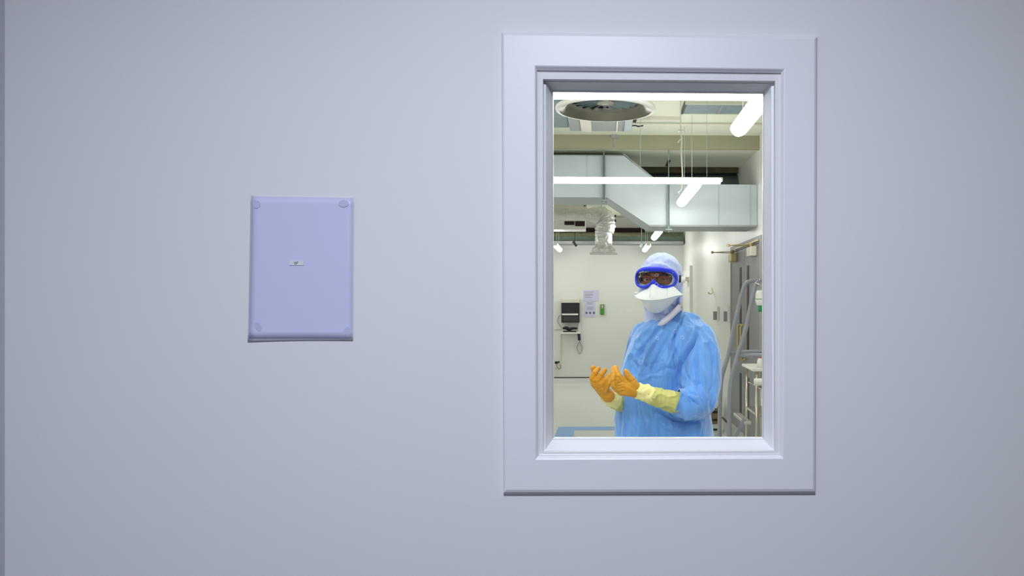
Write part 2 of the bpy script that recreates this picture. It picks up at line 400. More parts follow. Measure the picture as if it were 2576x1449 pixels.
for (xa, xb, y, zc, l) in [(-2.05, -.64, y1, 2.410, 'white batten light running across at the top left of the window view'), (-.60, .715, y1, 2.410, 'long white batten light running across along the top of the window view'),
                       (-1.7, -.75, y2, 2.402, 'batten light across the room, left piece in front of the duct'), (-.72, at(1816, 455, y2).x, y2, 2.402, 'batten light across the room in front of the steel duct, reaching its end cap')]:
    e = batten((xa, y, zc), (xb, y, zc), (.06), .044 if y == y1 else .048, l, G2)
    for t in ((.2, .8) if y == y1 else (.62, .93)): rod(Vector((xa+(xb-xa)*t, y, zc+.014)), Vector((xa+(xb-xa)*t, y, ZC)), .0014, e)
for xa, l in ((-1.25, 'left'), (-.02, 'right')):  # unseen battens added near the window to light the person's front
    e = batten((xa, 2.30, 2.41), (xa+1.2, 2.30, 2.41), .06, .044, 'unseen added batten light running across just inside the window, %s one' % l, G2)
    for t in (.2, .8): rod(Vector((xa+1.2*t, 2.30, 2.424)), Vector((xa+1.2*t, 2.30, ZC)), .0014, e)
# more lamps farther left, out of the view but lighting the room
for Y in (4, 6.3, 10.6, 13.4):
    e = batten((-2.4, Y-.7, HB), (-2.4, Y+.7, HB), .088, .075, 'batten light in the left part of the lab', 'batten lights left part')
    for t in (-.4, .4): rod(Vector((-2.4, Y+t, HB+.02)), Vector((-2.4, Y+t, ZC)), .004, e)

# ------------------------------------------------------------------ swirl diffuser
c = at(1523, 274.5, 4.48); r = .270
e = empty('swirl_diffuser', c, 'round metal ceiling air diffuser with radial swirl vanes, near top left', 'air diffuser')
MB().lathe([(r-.018, -.012), (r, -.010), (r+.004, 0), (r+.002, .010), (r-.03, .012)], c, 72).build('outer_rim', M_WHITE, e, True)
MB().lathe([(r-.017, -.011), (r-.035, -.004), (r-.052, .012), (r-.07, .022), (.188, .028), (.182, .028), (.182, .05)], c, 72).build('bowl', mat('bowl_metal', (128, 122, 112), .3, .8, var=.25, nscale=7, bump=.05), e, True)
MB().lathe([(.184, .2), (.184, .03), (.187, .03), (.187, .2), (.184, .2)], c, 64).build('neck', M_BLACK, e, True)
MB().lathe([(.001, .14), (.182, .14), (.182, .15), (.001, .15)], c, 48).build('back_plate', M_BLACK, e)
MB().lathe([(.001, .026), (.045, .026), (.05, .032), (.05, .14)], c, 32).build('hub', M_ALU, e, True)
for k in range(20):
    a = 2*math.pi*k/20; u = Vector((math.cos(a), math.sin(a), 0)); v = Vector((-math.sin(a), math.cos(a), 0))
    b = MB(); pts = [c+u*.05+v*.006+Vector((0, 0, .03)), c+u*.18+v*.020+Vector((0, 0, .03)), c+u*.18-v*.020+Vector((0, 0, .062)), c+u*.05-v*.006+Vector((0, 0, .062))]
    b.prism(pts, Vector((0, 0, .003))+v*.001); b.build('vane', M_BLUEGR, e)
MB().tube([c+Vector((0, 0, .2)), Vector((c.x, c.y, ZC))], .19, 40).build('duct_collar', M_GALV, e, True)

# ------------------------------------------------------------------ plenum, grille and bits on the ceiling
e = empty('air_handling_box', (at(1510, 320, 6.2).x, 6.1, 2.86), 'pale grey panelled box under the ceiling behind the round diffuser', 'ventilation unit')
xa, xb = at(1432, 320, 6.3).x, at(1590, 320, 6.3).x
MB().box((xa, 5.6, 2.865), (xb, 6.46, ZC)).build('casing', M_GREY, e, bevel=.004)
MB().box((xa+.09, 5.62, 2.855), (xa+.17, 6.45, 2.865)).build('light_strip', M_CREAM, e)
MB().box((xb-.06, 5.62, 2.855), (xb-.005, 6.45, 2.865)).build('edge_flange', M_GALV, e)
MB().box((xb-.12, 5.62, 2.856), (xb-.112, 6.45, 2.865)).build('joint', M_WHITE, e)
for k in range(3): MB().box((xb-.001, 6.05+k*.1, 2.875+.01*k), (xb+.03, 6.08+k*.1, 2.89+.01*k)).build('clip', M_BLACK, e)
MB().box((-1.3, 5.5, 2.88), (xa-.006, 6.40, ZC)).build('ceiling_panel_box', M_BLUEGR, label='dark grey box under the ceiling left of the panelled air box', cat='ventilation unit')
e = empty('ceiling_grille', (at(1790, 265, 6.16).x, 6.16, 2.985), 'blue-grey rectangular grille panel on the ceiling near the top right', 'ceiling grille')
xa, xb = at(1722, 265, 6.16).x, at(1866, 265, 6.16).x
MB().box((xa, 6.0, 2.975), (xb, 6.30, ZC)).build('panel', M_BLUEGR, e)
for x in (xa-.012, (xa*.4+xb*.6), xb): MB().box((x, 5.99, 2.968), (x+.014, 6.31, ZC)).build('divider', M_BLACK if x < xa else M_GREY, e)
for yy in (5.98, 6.30): MB().box((xa-.012, yy, 2.968), (xb+.014, yy+.012, ZC)).build('border', M_CEIL, e)
b = MB(); b.tube([(.02, 6.75, 2.985), (XR-.02, 6.75, 2.985)], .009, 8); b.build('conduit', M_CREAM, label='thin pale pipe running across the ceiling, nearer of two', cat='pipe')
b = MB(); b.box((.25, 6.52, 2.972), (at(1712, 312, 6.55).x, 6.60, ZC)); b.build('cable_trunking', M_CREAM, label='short cream cable trunking on the ceiling behind the round diffuser', cat='trunking')
b = MB(); b.tube(interp([at(1591, 316, 6.46), at(1594, 316, 6.5), at(1600, 316, 6.5), at(1606, 318, 6.5), at(1618, 316, 6.5)], 5), .006, 6)
b.build('cable_offcut', M_BLACK, label='short black cable sticking out beside the panelled air box', cat='cable')
b = MB(); b.tube([at(1545, 341, 7.28), at(1546, 372, 7.28)], .016, 8); b.box(at(1538, 346, 7.25), at(1553, 340, 7.299)); b.build('beam_clamp', M_GREY, label='small grey clamp on the olive ceiling beam', cat='bracket')
b = MB(); q = at(1680, 411, 7.9); b.bar(q+Vector((-.012, 0, -.028)), q+Vector((.014, 0, .03)), .03, .03); b.tube([q+Vector((0, 0, .02)), (q.x, q.y, 2.886)], .005, 6)
b.build('sensor', M_BLACK, label='little black sensor hanging under the beam above the duct', cat='sensor')
# hanging cable
b = MB(); b.tube(interp([at(1712, 330, 5.86), at(1715, 350, 5.86), at(1714, 380, 5.86), at(1716, 420, 5.86), at(1717, 447, 5.86)], 5), .0055, 6)
q = at(1712, 330, 5.86); b.tube([q, (q.x, q.y, ZC)], .004, 6); b.tube([at(1714, 348, 5.86), at(1705, 359, 5.86)], .004, 6)
b.box(q+Vector((-.018, -.01, 0)), q+Vector((.018, .01, .008)))
b.build('power_cable', M_CORD, label='white cable hanging down to the batten light in front of the duct', cat='cable')
b = MB(); b.tube(interp([at(1717, 462, 5.86), at(1714, 478, 5.88), at(1706, 484, 5.9), at(1710, 488, 5.9)], 5), .003, 6)
q = at(1717, 462, 5.86); b.tube([q, q+Vector((0, .0, .05))], .003, 6)
b.build('loose_wire', M_CORD, label='thin curled wire dangling below the crosswise batten light', cat='cable')

# ------------------------------------------------------------------ steel duct with its offset
YD = 7.38
e = empty('steel_duct', (.2, YD+.28, 2.206), 'large galvanised steel air duct with a slanted step, crossing the room', 'air duct')
prof = [(1180,388),(1568,390),(1662,463),(1926,465),(1926,570),(1635,569),(1527,497),(1180,497)]
P = [at(x, y, YD) for x, y in prof]
for i in (3, 4): P[i].x = XR-.002
P[3].z = P[2].z; P[4].z = P[5].z; P[0].z = P[1].z; P[7].z = P[6].z; P[0].x = P[7].x = -4.09
P[1].z = P[0].z = min(P[0].z, 2.875)
MB().prism(P, (0, .57, 0)).build('duct_body', M_GALV, e, bevel=.004)
def seam(px, a, bb, w=.008):
    x = at(px, 500, YD).x; MB().box((x-w/2, YD-.006, a), (x+w/2, YD, bb)).build('seam', M_GALV, e)
seam(1478, P[7].z, P[0].z); seam(1806, P[4].z, P[3].z); seam(1886, P[4].z, P[3].z)
MB().box((P[5].x, YD-.008, P[5].z-.004), (XR-.002, YD, P[5].z+.012)).build('lower_flange', M_GREY, e)
MB().prism([at(1566,386.5,YD-.008), at(1570,386.5,YD-.008), at(1664,462,YD-.008), at(1660,463.5,YD-.008)], (0, .008, 0)).build('slant_flange', M_GREY, e)
x0 = at(1540, 380, YD).x
MB().box((-4.09, YD-.006, P[0].z-.010), (P[1].x, YD, P[0].z-.001)).build('upper_flange', M_GREY, e)
# struts
def strut(px, pya, pyb, label, Y=YD-.03, w=.03):
    a = at(px, pya, Y); bq = at(px, pyb, Y); b = MB(); x = a.x
    b.box((x-w/2, Y-.012, bq.z), (x-w/2+.006, Y+.012, a.z)); b.box((x+w/2-.006, Y-.012, bq.z), (x+w/2, Y+.012, a.z)); b.box((x-w/2, Y+.006, bq.z), (x+w/2, Y+.012, a.z))
    b.tube([(x, Y, a.z-.01), (x, Y, 2.995 if Y < 7.3 else 2.886)], .005, 8); b.tube([(x, Y, bq.z-.03), (x, Y, bq.z+.02)], .008, 8)
    b.box((x-.03, Y-.02, bq.z-.012), (x+.03, Y+.025, bq.z)); b.build('hanger_strut', M_GALVD, label=label, cat='strut')
strut(1519, 391, 503, 'steel channel strut hanging in front of the left part of the duct')
strut(1682, 465, 576, 'thin steel hanger rod in front of the right part of the duct', w=.02)
# dull insulated pipe behind the duct, below the beam's far edge
xe = at(1868, 440, 8.6).x-.01
e = empty('insulated_pipe', (0, 8.62, 2.55), 'dark dull pipe running across behind the steel duct', 'pipe')
MB().box((-4.09, 8.45, 2.852), (xe, 8.46+.32, 2.92)).build('upper_lagging', mat('brown_lagging', (88, 80, 58), .8, var=.2, nscale=14), e)
MB().tube([(-4.09, 8.58, 2.71), (xe, 8.58, 2.71)], .14, 24).build('pipe_body', M_GALVD, e, True)
for px in (1650, 1705, 1765, 1815): 
    x = at(px, 440, 8.4).x; MB().tube([(x-.006, 8.58, 2.71), (x+.006, 8.58, 2.71)], .1415, 24).build('joint_band', M_GREY, e, True)
MB().tube([(xe-.3, 8.50, ZC-.001), (xe-.3, 8.50, 2.92)], .006, 6).build('hanger', M_GALV, e)
# ------------------------------------------------------------------ far end services
e = empty('cable_tray', (0, 14.35, 2.56), 'dark green-grey metal tray along the top of the far wall', 'cable tray')
za, zb = at(1600, 607, 14.2).z, at(1600, 584, 14.2).z
MB().box((-4.09, 14.2, za), (XR-.03, 14.5, zb-.07)).build('tray_body', mat('dark_green_grey_metal', (86, 98, 88), .5, .2, var=.15, nscale=12), e)
MB().tube([(-4.09, 14.25, zb-.05), (XR-.03, 14.25, zb-.05)], .05, 12).build('pipe_run', mat('olive_pipe', (104, 104, 78), .7, var=.25, nscale=20), e, True)
MB().box((-4.09, 14.17, za-.045), (XR-.03, 14.598, za)).build('ledge', M_GREY, e)
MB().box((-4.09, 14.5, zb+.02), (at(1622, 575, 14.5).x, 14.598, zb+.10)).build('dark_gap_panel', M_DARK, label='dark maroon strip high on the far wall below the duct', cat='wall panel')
# foil duct
Yf = 10.5
e = empty('foil_duct', at(1519, 640, Yf), 'silver foil flexible air duct bending down to a square outlet', 'air duct')
def wob(pts, r, amp): return [r*(1+amp*(.5*math.sin(i*2.1)+random.uniform(-.5, .5))) for i in range(len(pts))]
pts = interp([Vector((-4.0, Yf, at(1180, 536, Yf).z)), at(1000, 536, Yf), at(1180, 536, Yf), at(1300, 538, Yf), at(1400, 539, Yf), at(1480, 540, Yf), at(1515, 545, Yf), at(1524, 562, Yf), at(1520, 582, Yf)], 8)
rr = []
for p in pts:
    t = proj(np.array([tuple(p)]))[0, 0]; rr.append(.078+.045*max(0, min(1, (t-1475)/35)))
rr = [r_*(1+.06*math.sin(i*2.3)+random.uniform(-.03, .03)) for i, r_ in enumerate(rr)]
MB().tube(pts, rr, 24).build('flexible_hose', M_SILV, e, True)
pts = [at(1518.5, y, Yf) for y in range(580, 620, 3)]
MB().tube(pts, wob(pts, .11, .05), 24).build('drop_hose', M_SILV, e, True)
q = at(1518.5, 637, Yf); w = .145
MB().loft([[q+Vector((sx*a, sy*a, zz)) for sx, sy in ((-1,-1),(1,-1),(1,1),(-1,1))] for a, zz in ((w, 0), (w, .05), (.105, .085), (.10, .12))]).build('outlet_box', M_SILV, e)
MB().box(q+Vector((-.175, -.175, -.012)), q+Vector((.175, .175, 0))).build('outlet_plate', M_WHITE, e, bevel=.003)
q2 = at(1513, 500, Yf); MB().tube([q2+Vector((0, 0, -.1)), (q2.x, q2.y, ZC)], .006, 6).build('hanger', M_GALV, e)
for yy in (544, 556): 
    q2 = at(1548, yy, Yf-.1); MB().box(q2-Vector((.01, .02, .012)), q2+Vector((.01, .02, .016))).build('clamp_tail', mat('blue_clamp', (50, 50, 110), .5), e)
e = empty('ventilation_cabinet', at(1430, 528, 11.2), 'long white ventilation cabinet under the far ceiling at the left edge', 'ventilation unit')
a_, b_ = at(1100, 528, 11.2), at(1478, 503, 11.2)
MB().box((a_.x, 11.2, a_.z), (b_.x, 12.0, b_.z)).build('cabinet', M_CREAM, e, bevel=.01)
MB().box(at(1416, 514, 11.2)-Vector((0, .008, 0)), at(1462, 504, 11.2)).build('grille', M_GREY, e)
for y in (505, 509.5, 514, 518): 
    q = at(1471, y, 11.2); MB().box(q+Vector((-.012, -.01, -.007)), q+Vector((.012, 0, .005))).build('slot', M_BLACK, e)
MB().tube([(a_.x+.9, 11.6, b_.z), (a_.x+.9, 11.6, ZC)], .006, 6).build('hanger', M_GALV, e)
e = empty('ceiling_cassette', at(1440, 570, 12.6), 'white shallow box with two dark slots hanging below the foil duct', 'ventilation unit')
MB().box(at(1300, 577, 12.6), at(1474, 555, 13.0)).build('casing', M_WHITE, e, bevel=.004)
for xa, xb, ya, yb in ((1420, 1445, 566, 556.5), (1447, 1471, 569, 556.5)): MB().box(at(xa, ya, 12.6)-Vector((0, .01, 0)), at(xb, yb, 12.6)).build('slot', M_DARK, e)
q = at(1440, 556, 12.8); MB().tube([q, (q.x, q.y, ZC)], .006, 6).build('hanger', M_GALV, e)
for px in (1446,):
    q = at(px, 612, 13.8); b = MB(); b.tube([q, (q.x, q.y, ZC)], .006, 6); b.bar(q+Vector((-.03, 0, .03)), q+Vector((.03, 0, -.05)), .05, .04)
    b.build('ceiling_sensor', M_BLACK, label='small dark sensor hanging by the far wall between two lights', cat='sensor')
q = at(1614, 613, 13.7); b = MB(); b.tube([q, (q.x, q.y, ZC)], .008, 6); b.bar(q+Vector((.02, 0, .02)), q+Vector((-.03, 0, -.06)), .05, .04)
b.build('ceiling_sensor', M_GALVD, label='small dark green fitting hanging left of the farthest light', cat='sensor')
q = at(1672, 580, 9.6); b = MB(); b.bar(at(1684, 574, 9.6), at(1667, 583, 9.6), .03, .03); b.tube([at(1683, 572, 9.6), Vector((at(1683, 572, 9.6).x, 9.6, ZC))], .006, 6)
b.build('pipe_bracket', M_GALVD, label='dark bracket beside the small light under the duct', cat='bracket')

# ------------------------------------------------------------------ far wall fittings
YW = YB-.002
def wbox(xa, ya, xb, yb, d0, d1): return MB().box(at(xa, yb, YW-d1) if False else Vector((at(xa, ya, YW).x, YW-d1, at(xa, yb, YW).z)), Vector((at(xb, ya, YW).x, YW-d0, at(xb, ya, YW).z)))
e = empty('wall_computer', at(1435, 838, YW-.1), 'black wall-mounted computer screen with pale top on the far wall', 'computer')
wbox(1413, 757, 1458, 811, 0, .12).build('case', M_BLACK, e, bevel=.008)
wbox(1412, 752, 1459, 762, 0, .14).build('top_hood', M_CREAM, e, bevel=.01)
wbox(1420, 750, 1450, 757, .02, .10).build('paper_tray', M_WHITE, e)
wbox(1414.5, 788.5, 1455, 792.5, .10, .128).build('light_strip', M_WHITE, e)
wbox(1416, 795, 1455, 808, .11, .125).build('lower_panel', mat('charcoal_plastic', (44, 38, 44), .35, var=.1), e)
e = empty('keyboard_shelf', at(1436, 838, YW-.1), 'narrow white shelf with bracket on the far wall below the screen', 'shelf')
wbox(1412, 834.5, 1460, 838.5, 0, .22).build('board', M_WHITE, e, bevel=.003)
wbox(1455, 812, 1459, 835, 0, .03).build('upright', M_WHITE, e)
b = MB(); zt = at(1436, 834.5, YW).z
b.box((at(1418, 830, YW).x, YW-.20, zt+.001), (at(1450, 830, YW).x, YW-.06, zt+.022)); b.build('keyboard', M_BLACK, bevel=.004, label='black keyboard lying on the white wall shelf', cat='keyboard')
b = MB(); p = [at(1416, 826, YW-.17), at(1424, 825, YW-.15), at(1432, 828, YW-.13), at(1440, 826, YW-.12), at(1452, 826, YW-.13)]
b.tube(interp(p, 4), [.02, .02, .025, .028, .03, .03, .034, .03, .03, .028, .026, .026, .024, .022, .02, .02, .016][:17], 8)
b.build('barcode_reader', M_BLACK, True and None, True, label='black handheld scanner resting on top of the keyboard', cat='scanner')
b = MB(); b.bar(at(1456, 839, YW-.10), at(1457.5, 856, YW-.10), .045, .05); b.box(at(1451, 841, YW-.13), at(1459, 838.8, YW-.07))
b.build('handset', mat('navy_plastic', (20, 24, 60), .4), label='dark blue handset hanging under the right end of the wall shelf', cat='handset')
b = MB(); b.tube(interp([at(1458, 856, YW-.03), at(1457, 862, YW-.03), at(1451.5, 874, YW-.02), at(1454, 884, YW-.02), at(1458.5, 890, YW-.02), at(1464, 880, YW-.02), at(1462, 868, YW-.02), at(1457.5, 858, YW-.03)], 5), .006, 6)
b.build('cable_loop', M_GREY, label='thin pale cable loop hanging down the far wall below the handset', cat='cable')
b = MB(); b.tube(interp([at(1413, 794, YW-.02), at(1406, 796, YW-.02), at(1403, 808, YW-.02), at(1408, 818, YW-.02), at(1414, 826, YW-.02)], 5), .005, 6)
b.build('side_cable', M_GREY, label='thin grey cable curving beside the left side of the screen', cat='cable')
wbox(1409.3, 839, 1411.3, 907, 0, .02).build('conduit', M_CREAM, label='thin vertical white conduit from the wall shelf down to the socket', cat='conduit')
wbox(1340, 827, 1411, 829, 0, .02).build('conduit', M_CREAM, label='thin horizontal white conduit on the far wall at shelf height', cat='conduit')
e = empty('power_socket', at(1403, 928, YW), 'white power socket with a dark plug low on the far wall', 'socket')
wbox(1394, 908, 1410.5, 925, 0, .04).build('plate', M_WHITE, e, bevel=.005)
wbox(1396.5, 908.5, 1404, 914, .04, .10).build('plug', M_BLACK, e, bevel=.004); wbox(1405, 908, 1408, 912, .04, .08).build('plug', M_BLACK, e)
b = MB(); b.tube(interp([at(1400, 914, YW-.08), at(1401, 922, YW-.07), at(1406, 928, YW-.05), at(1410.5, 925, YW-.04), at(1409, 917, YW-.06)], 5), .006, 6); b.build('cord', M_BROWN, e)
e = empty('wall_notice', at(1487, 757, YW), 'upper lilac paper notice on the far wall right of the screen', 'notice', 'papers on the far wall')
wbox(1467.5, 730, 1506, 757, 0, .003).build('paper', M_LAMIN, e)
b = MB()
for i, y in enumerate((734, 739, 741.5, 744, 748)): b.v += []; b2 = wbox(1471, y, 1471+(22, 19, 22, 14, 20)[i], y+1.1, .003, .005); b.add(b2.v, b2.f)
b.build('printed_lines', M_INKL, e)
e = empty('wall_notice', at(1484, 797, YW), 'lower paper notice with three round dark symbols on the far wall', 'notice', 'papers on the far wall')
wbox(1470.5, 757.6, 1497.5, 798, 0, .003).build('paper', M_LAMIN, e)
b = MB()
for i, y in enumerate((761, 764, 772, 775, 778)): b2 = wbox(1476, y, 1476+(16, 15, 17, 15, 17)[i], y+1.2, .003, .005); b.add(b2.v, b2.f)
b.build('printed_lines', M_INKL, e)
for x in (1475.5, 1484.5, 1494): wbox(x-2.2, 784.5, x+2.2, 789.5, .003, .006).build('symbol', M_INK, e)
e = empty('green_sign', at(1515, 792, YW), 'small green box sign with a white figure on the far wall', 'sign')
wbox(1510, 765.5, 1520, 792, 0, .05).build('backing', mat('sage_board', (120, 140, 96), .5), e, bevel=.003)
wbox(1511, 777, 1519, 790.5, .05, .07).build('green_body', M_GREEN, e, bevel=.012)
b = wbox(1514.2, 767, 1516.2, 775, .05, .058); b2 = wbox(1512.8, 769.5, 1517.6, 771.5, .05, .058); b.add(b2.v, b2.f); b.build('white_cross', M_WHITE, e)
wbox(1703, 758, 1717, 772, 0, .08).build('thermostat', M_CREAM, label='small cream box on the far wall beside the hooded neck', cat='control box', bevel=.006)

# ------------------------------------------------------------------ right wall fittings
def onr(px, py, off=0.0):
    d = FW+RT*((px-CX)/F)-UP*((py-CY)/F); k = (XR-off)/d.x
    return Vector((XR-off, d.y*k, CAMZ+d.z*k))
Y1, Y2, Y3 = onr(1846, 700).y, onr(1879, 700).y, 7.12
fr = MB(); fr.box((XR-.03, Y1, 0), (XR, Y1+.06, 2.10)); fr.box((XR-.03, Y3-.06, 0), (XR, Y3, 2.10)); fr.box((XR-.03, Y3, 2.04), (XR, Y1, 2.10))
fr.build('trim_4', M_GREY, kind='structure')
for nm, ya, yb, sx in (('door_1', Y2+.004, Y1-.002, 1869.5), ('door_2', Y3+.004, Y2-.004, 1888.5)):
    e = empty(nm, (XR-.02, (ya+yb)/2, 0), kind='structure')
    MB().box((XR-.025, ya, .008), (XR, yb, 2.035)).build('leaf', M_DOOR, e)
    yc = onr(sx, 700).y; hw = .055
    for za_, zb_ in ((1.03, 1.86), (.40, .80)):
        MB().box((XR-.028, yc-hw, za_), (XR-.0245, yc+hw, zb_)).build('vision_panel', M_SLOT, e)
    MB().box((XR-.027, ya+.02, .02), (XR-.0245, yb-.02, .22)).build('kick_plate', M_ALU, e)
    hy = Y2+.09 if nm == 'door_1' else Y2-.09
    MB().tube(interp([(XR-.025, hy, 1.29), (XR-.07, hy, 1.285), (XR-.075, hy, 1.2), (XR-.07, hy, .97), (XR-.025, hy, .965)], 5), .010, 8).build('pull_handle', M_BRASS, e, True)
    cy = onr(1856, 650).y if nm == 'door_1' else onr(1906, 630).y
    MB().box((XR-.085, cy-.10, 1.93), (XR-.026, cy+.10, 2.015)).build('closer_body', M_BRASS if nm == 'door_1' else M_CREAM, e, bevel=.006)
    tip = at(1792, 635, cy-.12) if nm == 'door_1' else at(1832, 617, cy-.12)
    base = Vector((XR-.06, cy, 2.022)); b = MB()
    b.bar(base, tip, .022, .006); b.bar(tip, Vector((XR-.06, cy-.06, 2.035)), .022, .006); b.tube([tip-Vector((0, 0, .012)), tip+Vector((0, 0, .012))], .014, 10)
    b.tube([base-Vector((0, 0, .006)), base+Vector((0, 0, .03))], .02, 10)
    b.build('closer_arm', M_BRASS, e)
MB().box((XR-.046, Y3, 2.052), (XR-.0305, Y1-.3, 2.066)).build('door_track', M_BRASS, label='brass track running above the grey double doors', cat='door track')
e = empty('door_3', (XR, 13.3, 0), kind='structure')
ya, yb = onr(1741, 700).y, onr(1722, 700).y
MB().box((XR-.03, ya, 0.0), (XR, yb, 2.02)).build('leaf', M_WHITE, e)
MB().box((XR-.045, ya-.06, 0), (XR, ya, 2.08)).build('frame', M_WHITE, e)
MB().box((XR-.14, ya+.1, 1.84), (XR-.03, ya+.5, 1.90)).build('closer_body', M_CREAM, e)
for (xa, xb, yaa, ybb, l) in ((1797, 1810, 770, 807, 'grey switch plate on the right wall, farther from the double doors'), (1823, 1837, 769, 811, 'grey switch plate on the right wall nearest the double doors')):
    p, q = onr(xa, yaa), onr(xb, ybb); e = empty('switch_plate', Vector((XR, (p.y+q.y)/2, q.z)), l, 'switch', 'switch plates on the right wall')
    MB().box((XR-.03, q.y, q.z), (XR, p.y-.2, p.z)).build('plate', M_WHITE, e, bevel=.004)
    MB().box((XR-.07, q.y+.03, q.z+.01), (XR-.03, p.y-.4, p.z-.06)).build('switch_box', M_GREY, e, bevel=.008)
b = MB(); p = onr(1791, 724); b.tube(interp([p, onr(1791.5, 733, .01), onr(1790, 739, .05), onr(1785, 739, .09), onr(1782, 736, .11)], 5), .007, 6)
b.build('wall_hook', M_BRASS, label='thin metal hook on the white right wall behind the shoulder', cat='hook')
e = empty('box_on_floor', at(1803, 1070, 9.3), 'small brown and white stack low on the floor behind the gown', 'box')
q = at(1800, 1060, 9.3); x0, x1 = q.x-.06, q.x+.04
MB().box((x0, 9.3, .0), (x1, 9.55, .12)).build('base', M_WHITE, e); MB().box((x0-.01, 9.28, .12), (x1+.01, 9.57, .30)).build('body', M_BROWN, e, bevel=.01); MB().box((x0-.02, 9.27, .30), (x1-.02, 9.5, .36)).build('lid', M_WHITE, e, bevel=.01)
for zz in (.16, .25, .05): MB().box((x0+.02, 9.262, zz), (x1, 9.28, zz+.02)).build('clasp', M_BLACK, e)

# ------------------------------------------------------------------ mobile steps
e = empty('mobile_steps', at(1870, 1200, 5.5)*1, 'grey tubular mobile step ladder with tall handrails at the right', 'step ladder')
e.location.z = 0; ORG[e] = Vector(e.location)
def side(Y, pts, bar, xr):
    P = [at(x, y, Y) for x, y in pts]; last = P[-1]; P.append(Vector((last.x, Y, .0)))
    top = [Vector((xr, Y, P[0].z)), P[0]]
    MB().tube(interp(top+P[1:], 5), .0150, 12).build('handrail', M_GREYP, e, True)
    MB().tube(interp([Vector((xr, Y, P[0].z)), Vector((xr+.04, Y, P[0].z-.04)), Vector((xr+.05, Y, 1.2)), Vector((xr+.05, Y, .0))], 5), .0150, 12).build('rear_leg', M_GREYP, e, True)
    p, q = at(bar[0], bar[1], Y), at(bar[2], bar[3], Y); q.x = xr+.05
    MB().tube([p, q], .0135, 10).build('cross_bar', M_GREYP, e, True)
    for x in (P[-1].x, xr+.05): MB().tube([(x, Y, 0), (x, Y, .04)], .022, 12).build('rubber_foot', M_BLACK, e, True)
    return P
XT = at(1917, 700, 5.5).x+.32
A = side(5.75, [(1911,706),(1886,708),(1875,716),(1866,740),(1847,820),(1834,886),(1817,944),(1813,975),(1811,1030),(1810,1098)], (1834,885,1912,885), XT)
B = side(5.30, [(1925,706),(1912,708),(1901,719),(1893,748),(1878,820),(1860,880),(1848,920),(1838,965),(1835,1030),(1834,1098)], (1858,894,1912,894), XT)
q = at(1866, 1050, 5.5); MB().box((q.x-.02, 5.31, q.z-.02), (q.x+.03, 5.73, q.z)).build('tread', M_ALU, e, bevel=.004)
for z_, dx in ((.52, .03), (.28, -.03)): MB().box((q.x-.05, 5.31, z_-.02), (XT+.04, 5.73, z_)).build('tread', M_ALU, e, bevel=.004)
for Y in (5.325, 5.715): MB().bar(at(1838, 1125, Y), at(1873, 1053, Y), .010, .022).build('stringer', M_GREYP, e)

# ------------------------------------------------------------------ steel trolley
xt = at(1867, 915, 6.9).x; zt = at(1867, 915, 6.9).z
e = empty('steel_trolley', (xt+.09, 6.65, 0), 'stainless steel trolley with a white top, right of the step ladder', 'trolley')
XE = XR-.035
MB().box((xt, 6.40, zt-.022), (XE, 6.92, zt)).build('top', M_WHITE, e, bevel=.004)
for x, y in ((xt+.035, 6.42), (xt+.035, 6.88), (XE-.02, 6.42), (XE-.02, 6.88)): MB().tube([(x, y, 0), (x, y, zt-.022)], .0125, 12).build('leg', M_CHROME, e, True)
MB().tube([(xt+.005, 6.36, zt-.10), (XE, 6.36, zt-.10)], .028, 14).build('paper_roll', M_WHITE, e, True)
for y in (6.42, 6.88): MB().tube([(xt+.035, y, zt-.15), (XE-.02, y, zt-.20)], .008, 8).build('brace', M_CHROME, e, True)
for zz in (.62, .2): MB().box((xt+.03, 6.42, zz), (XE-.015, 6.88, zz+.02)).build('shelf', M_CHROME, e)
MB().tube([(xt+.08, 6.39, 0), (xt+.08, 6.39, zt-.3)], .012, 12).build('leg', M_CHROME, e, True)
for k in range(5): MB().tube([(xt+.11, 6.34, .30+k*.07), (XE-.02, 6.34, .30+k*.07)], .008, 8).build('basket_wire', M_CHROME, e, True)
q = at(1910, 926, 6.55); e = empty('spray_bottle', (q.x, 6.5, zt), 'white bottle with an orange cap standing on the trolley top', 'bottle')
MB().lathe([(.001, .001), (.026, .001), (.027, .05), (.02, .07), (.012, .08)], (q.x, 6.5, zt), 20).build('bottle', M_WHITE, e, True)
MB().lathe([(.013, .075), (.02, .08), (.018, .105), (.001, .108)], (q.x, 6.5, zt), 20).build('cap', M_ORANGE, e, True)
q = at(1913, 778, 5.12); e = empty('hanging_bottle', q, 'rounded white bottle with a deep green base hanging by the ladder handrail', 'bottle')
MB().lathe([(.001, .12), (.022, .118), (.030, .10), (.0315, .05), (.026, .028), (.012, .022)], q, 24).build('bottle', M_WHITE, e, True)
MB().lathe([(.001, -.015), (.014, -.015), (.015, .022), (.001, .024)], q, 20).build('base', M_GREEN2, e, True)
MB().lathe([(.0320, .066), (.0325, .064), (.0320, .062)], q, 24).build('band', M_GREEN, e, True)
MB().tube([q+Vector((0, 0, .118)), q+Vector((0, .03, .155)), q+Vector((0, .168, .168))], .003, 6).build('hook', M_CHROME, e)

# ================================================================== the person
YP = 3.20
def pp(px, py, dy=0.0): return at(px, py, YP+dy)
KP = YP/F
per = empty('person', (pp(1672, 900).x, YP+.02, 0), 'person in blue gown, hood, goggles and white mask, orange gloved hands held out', 'person')

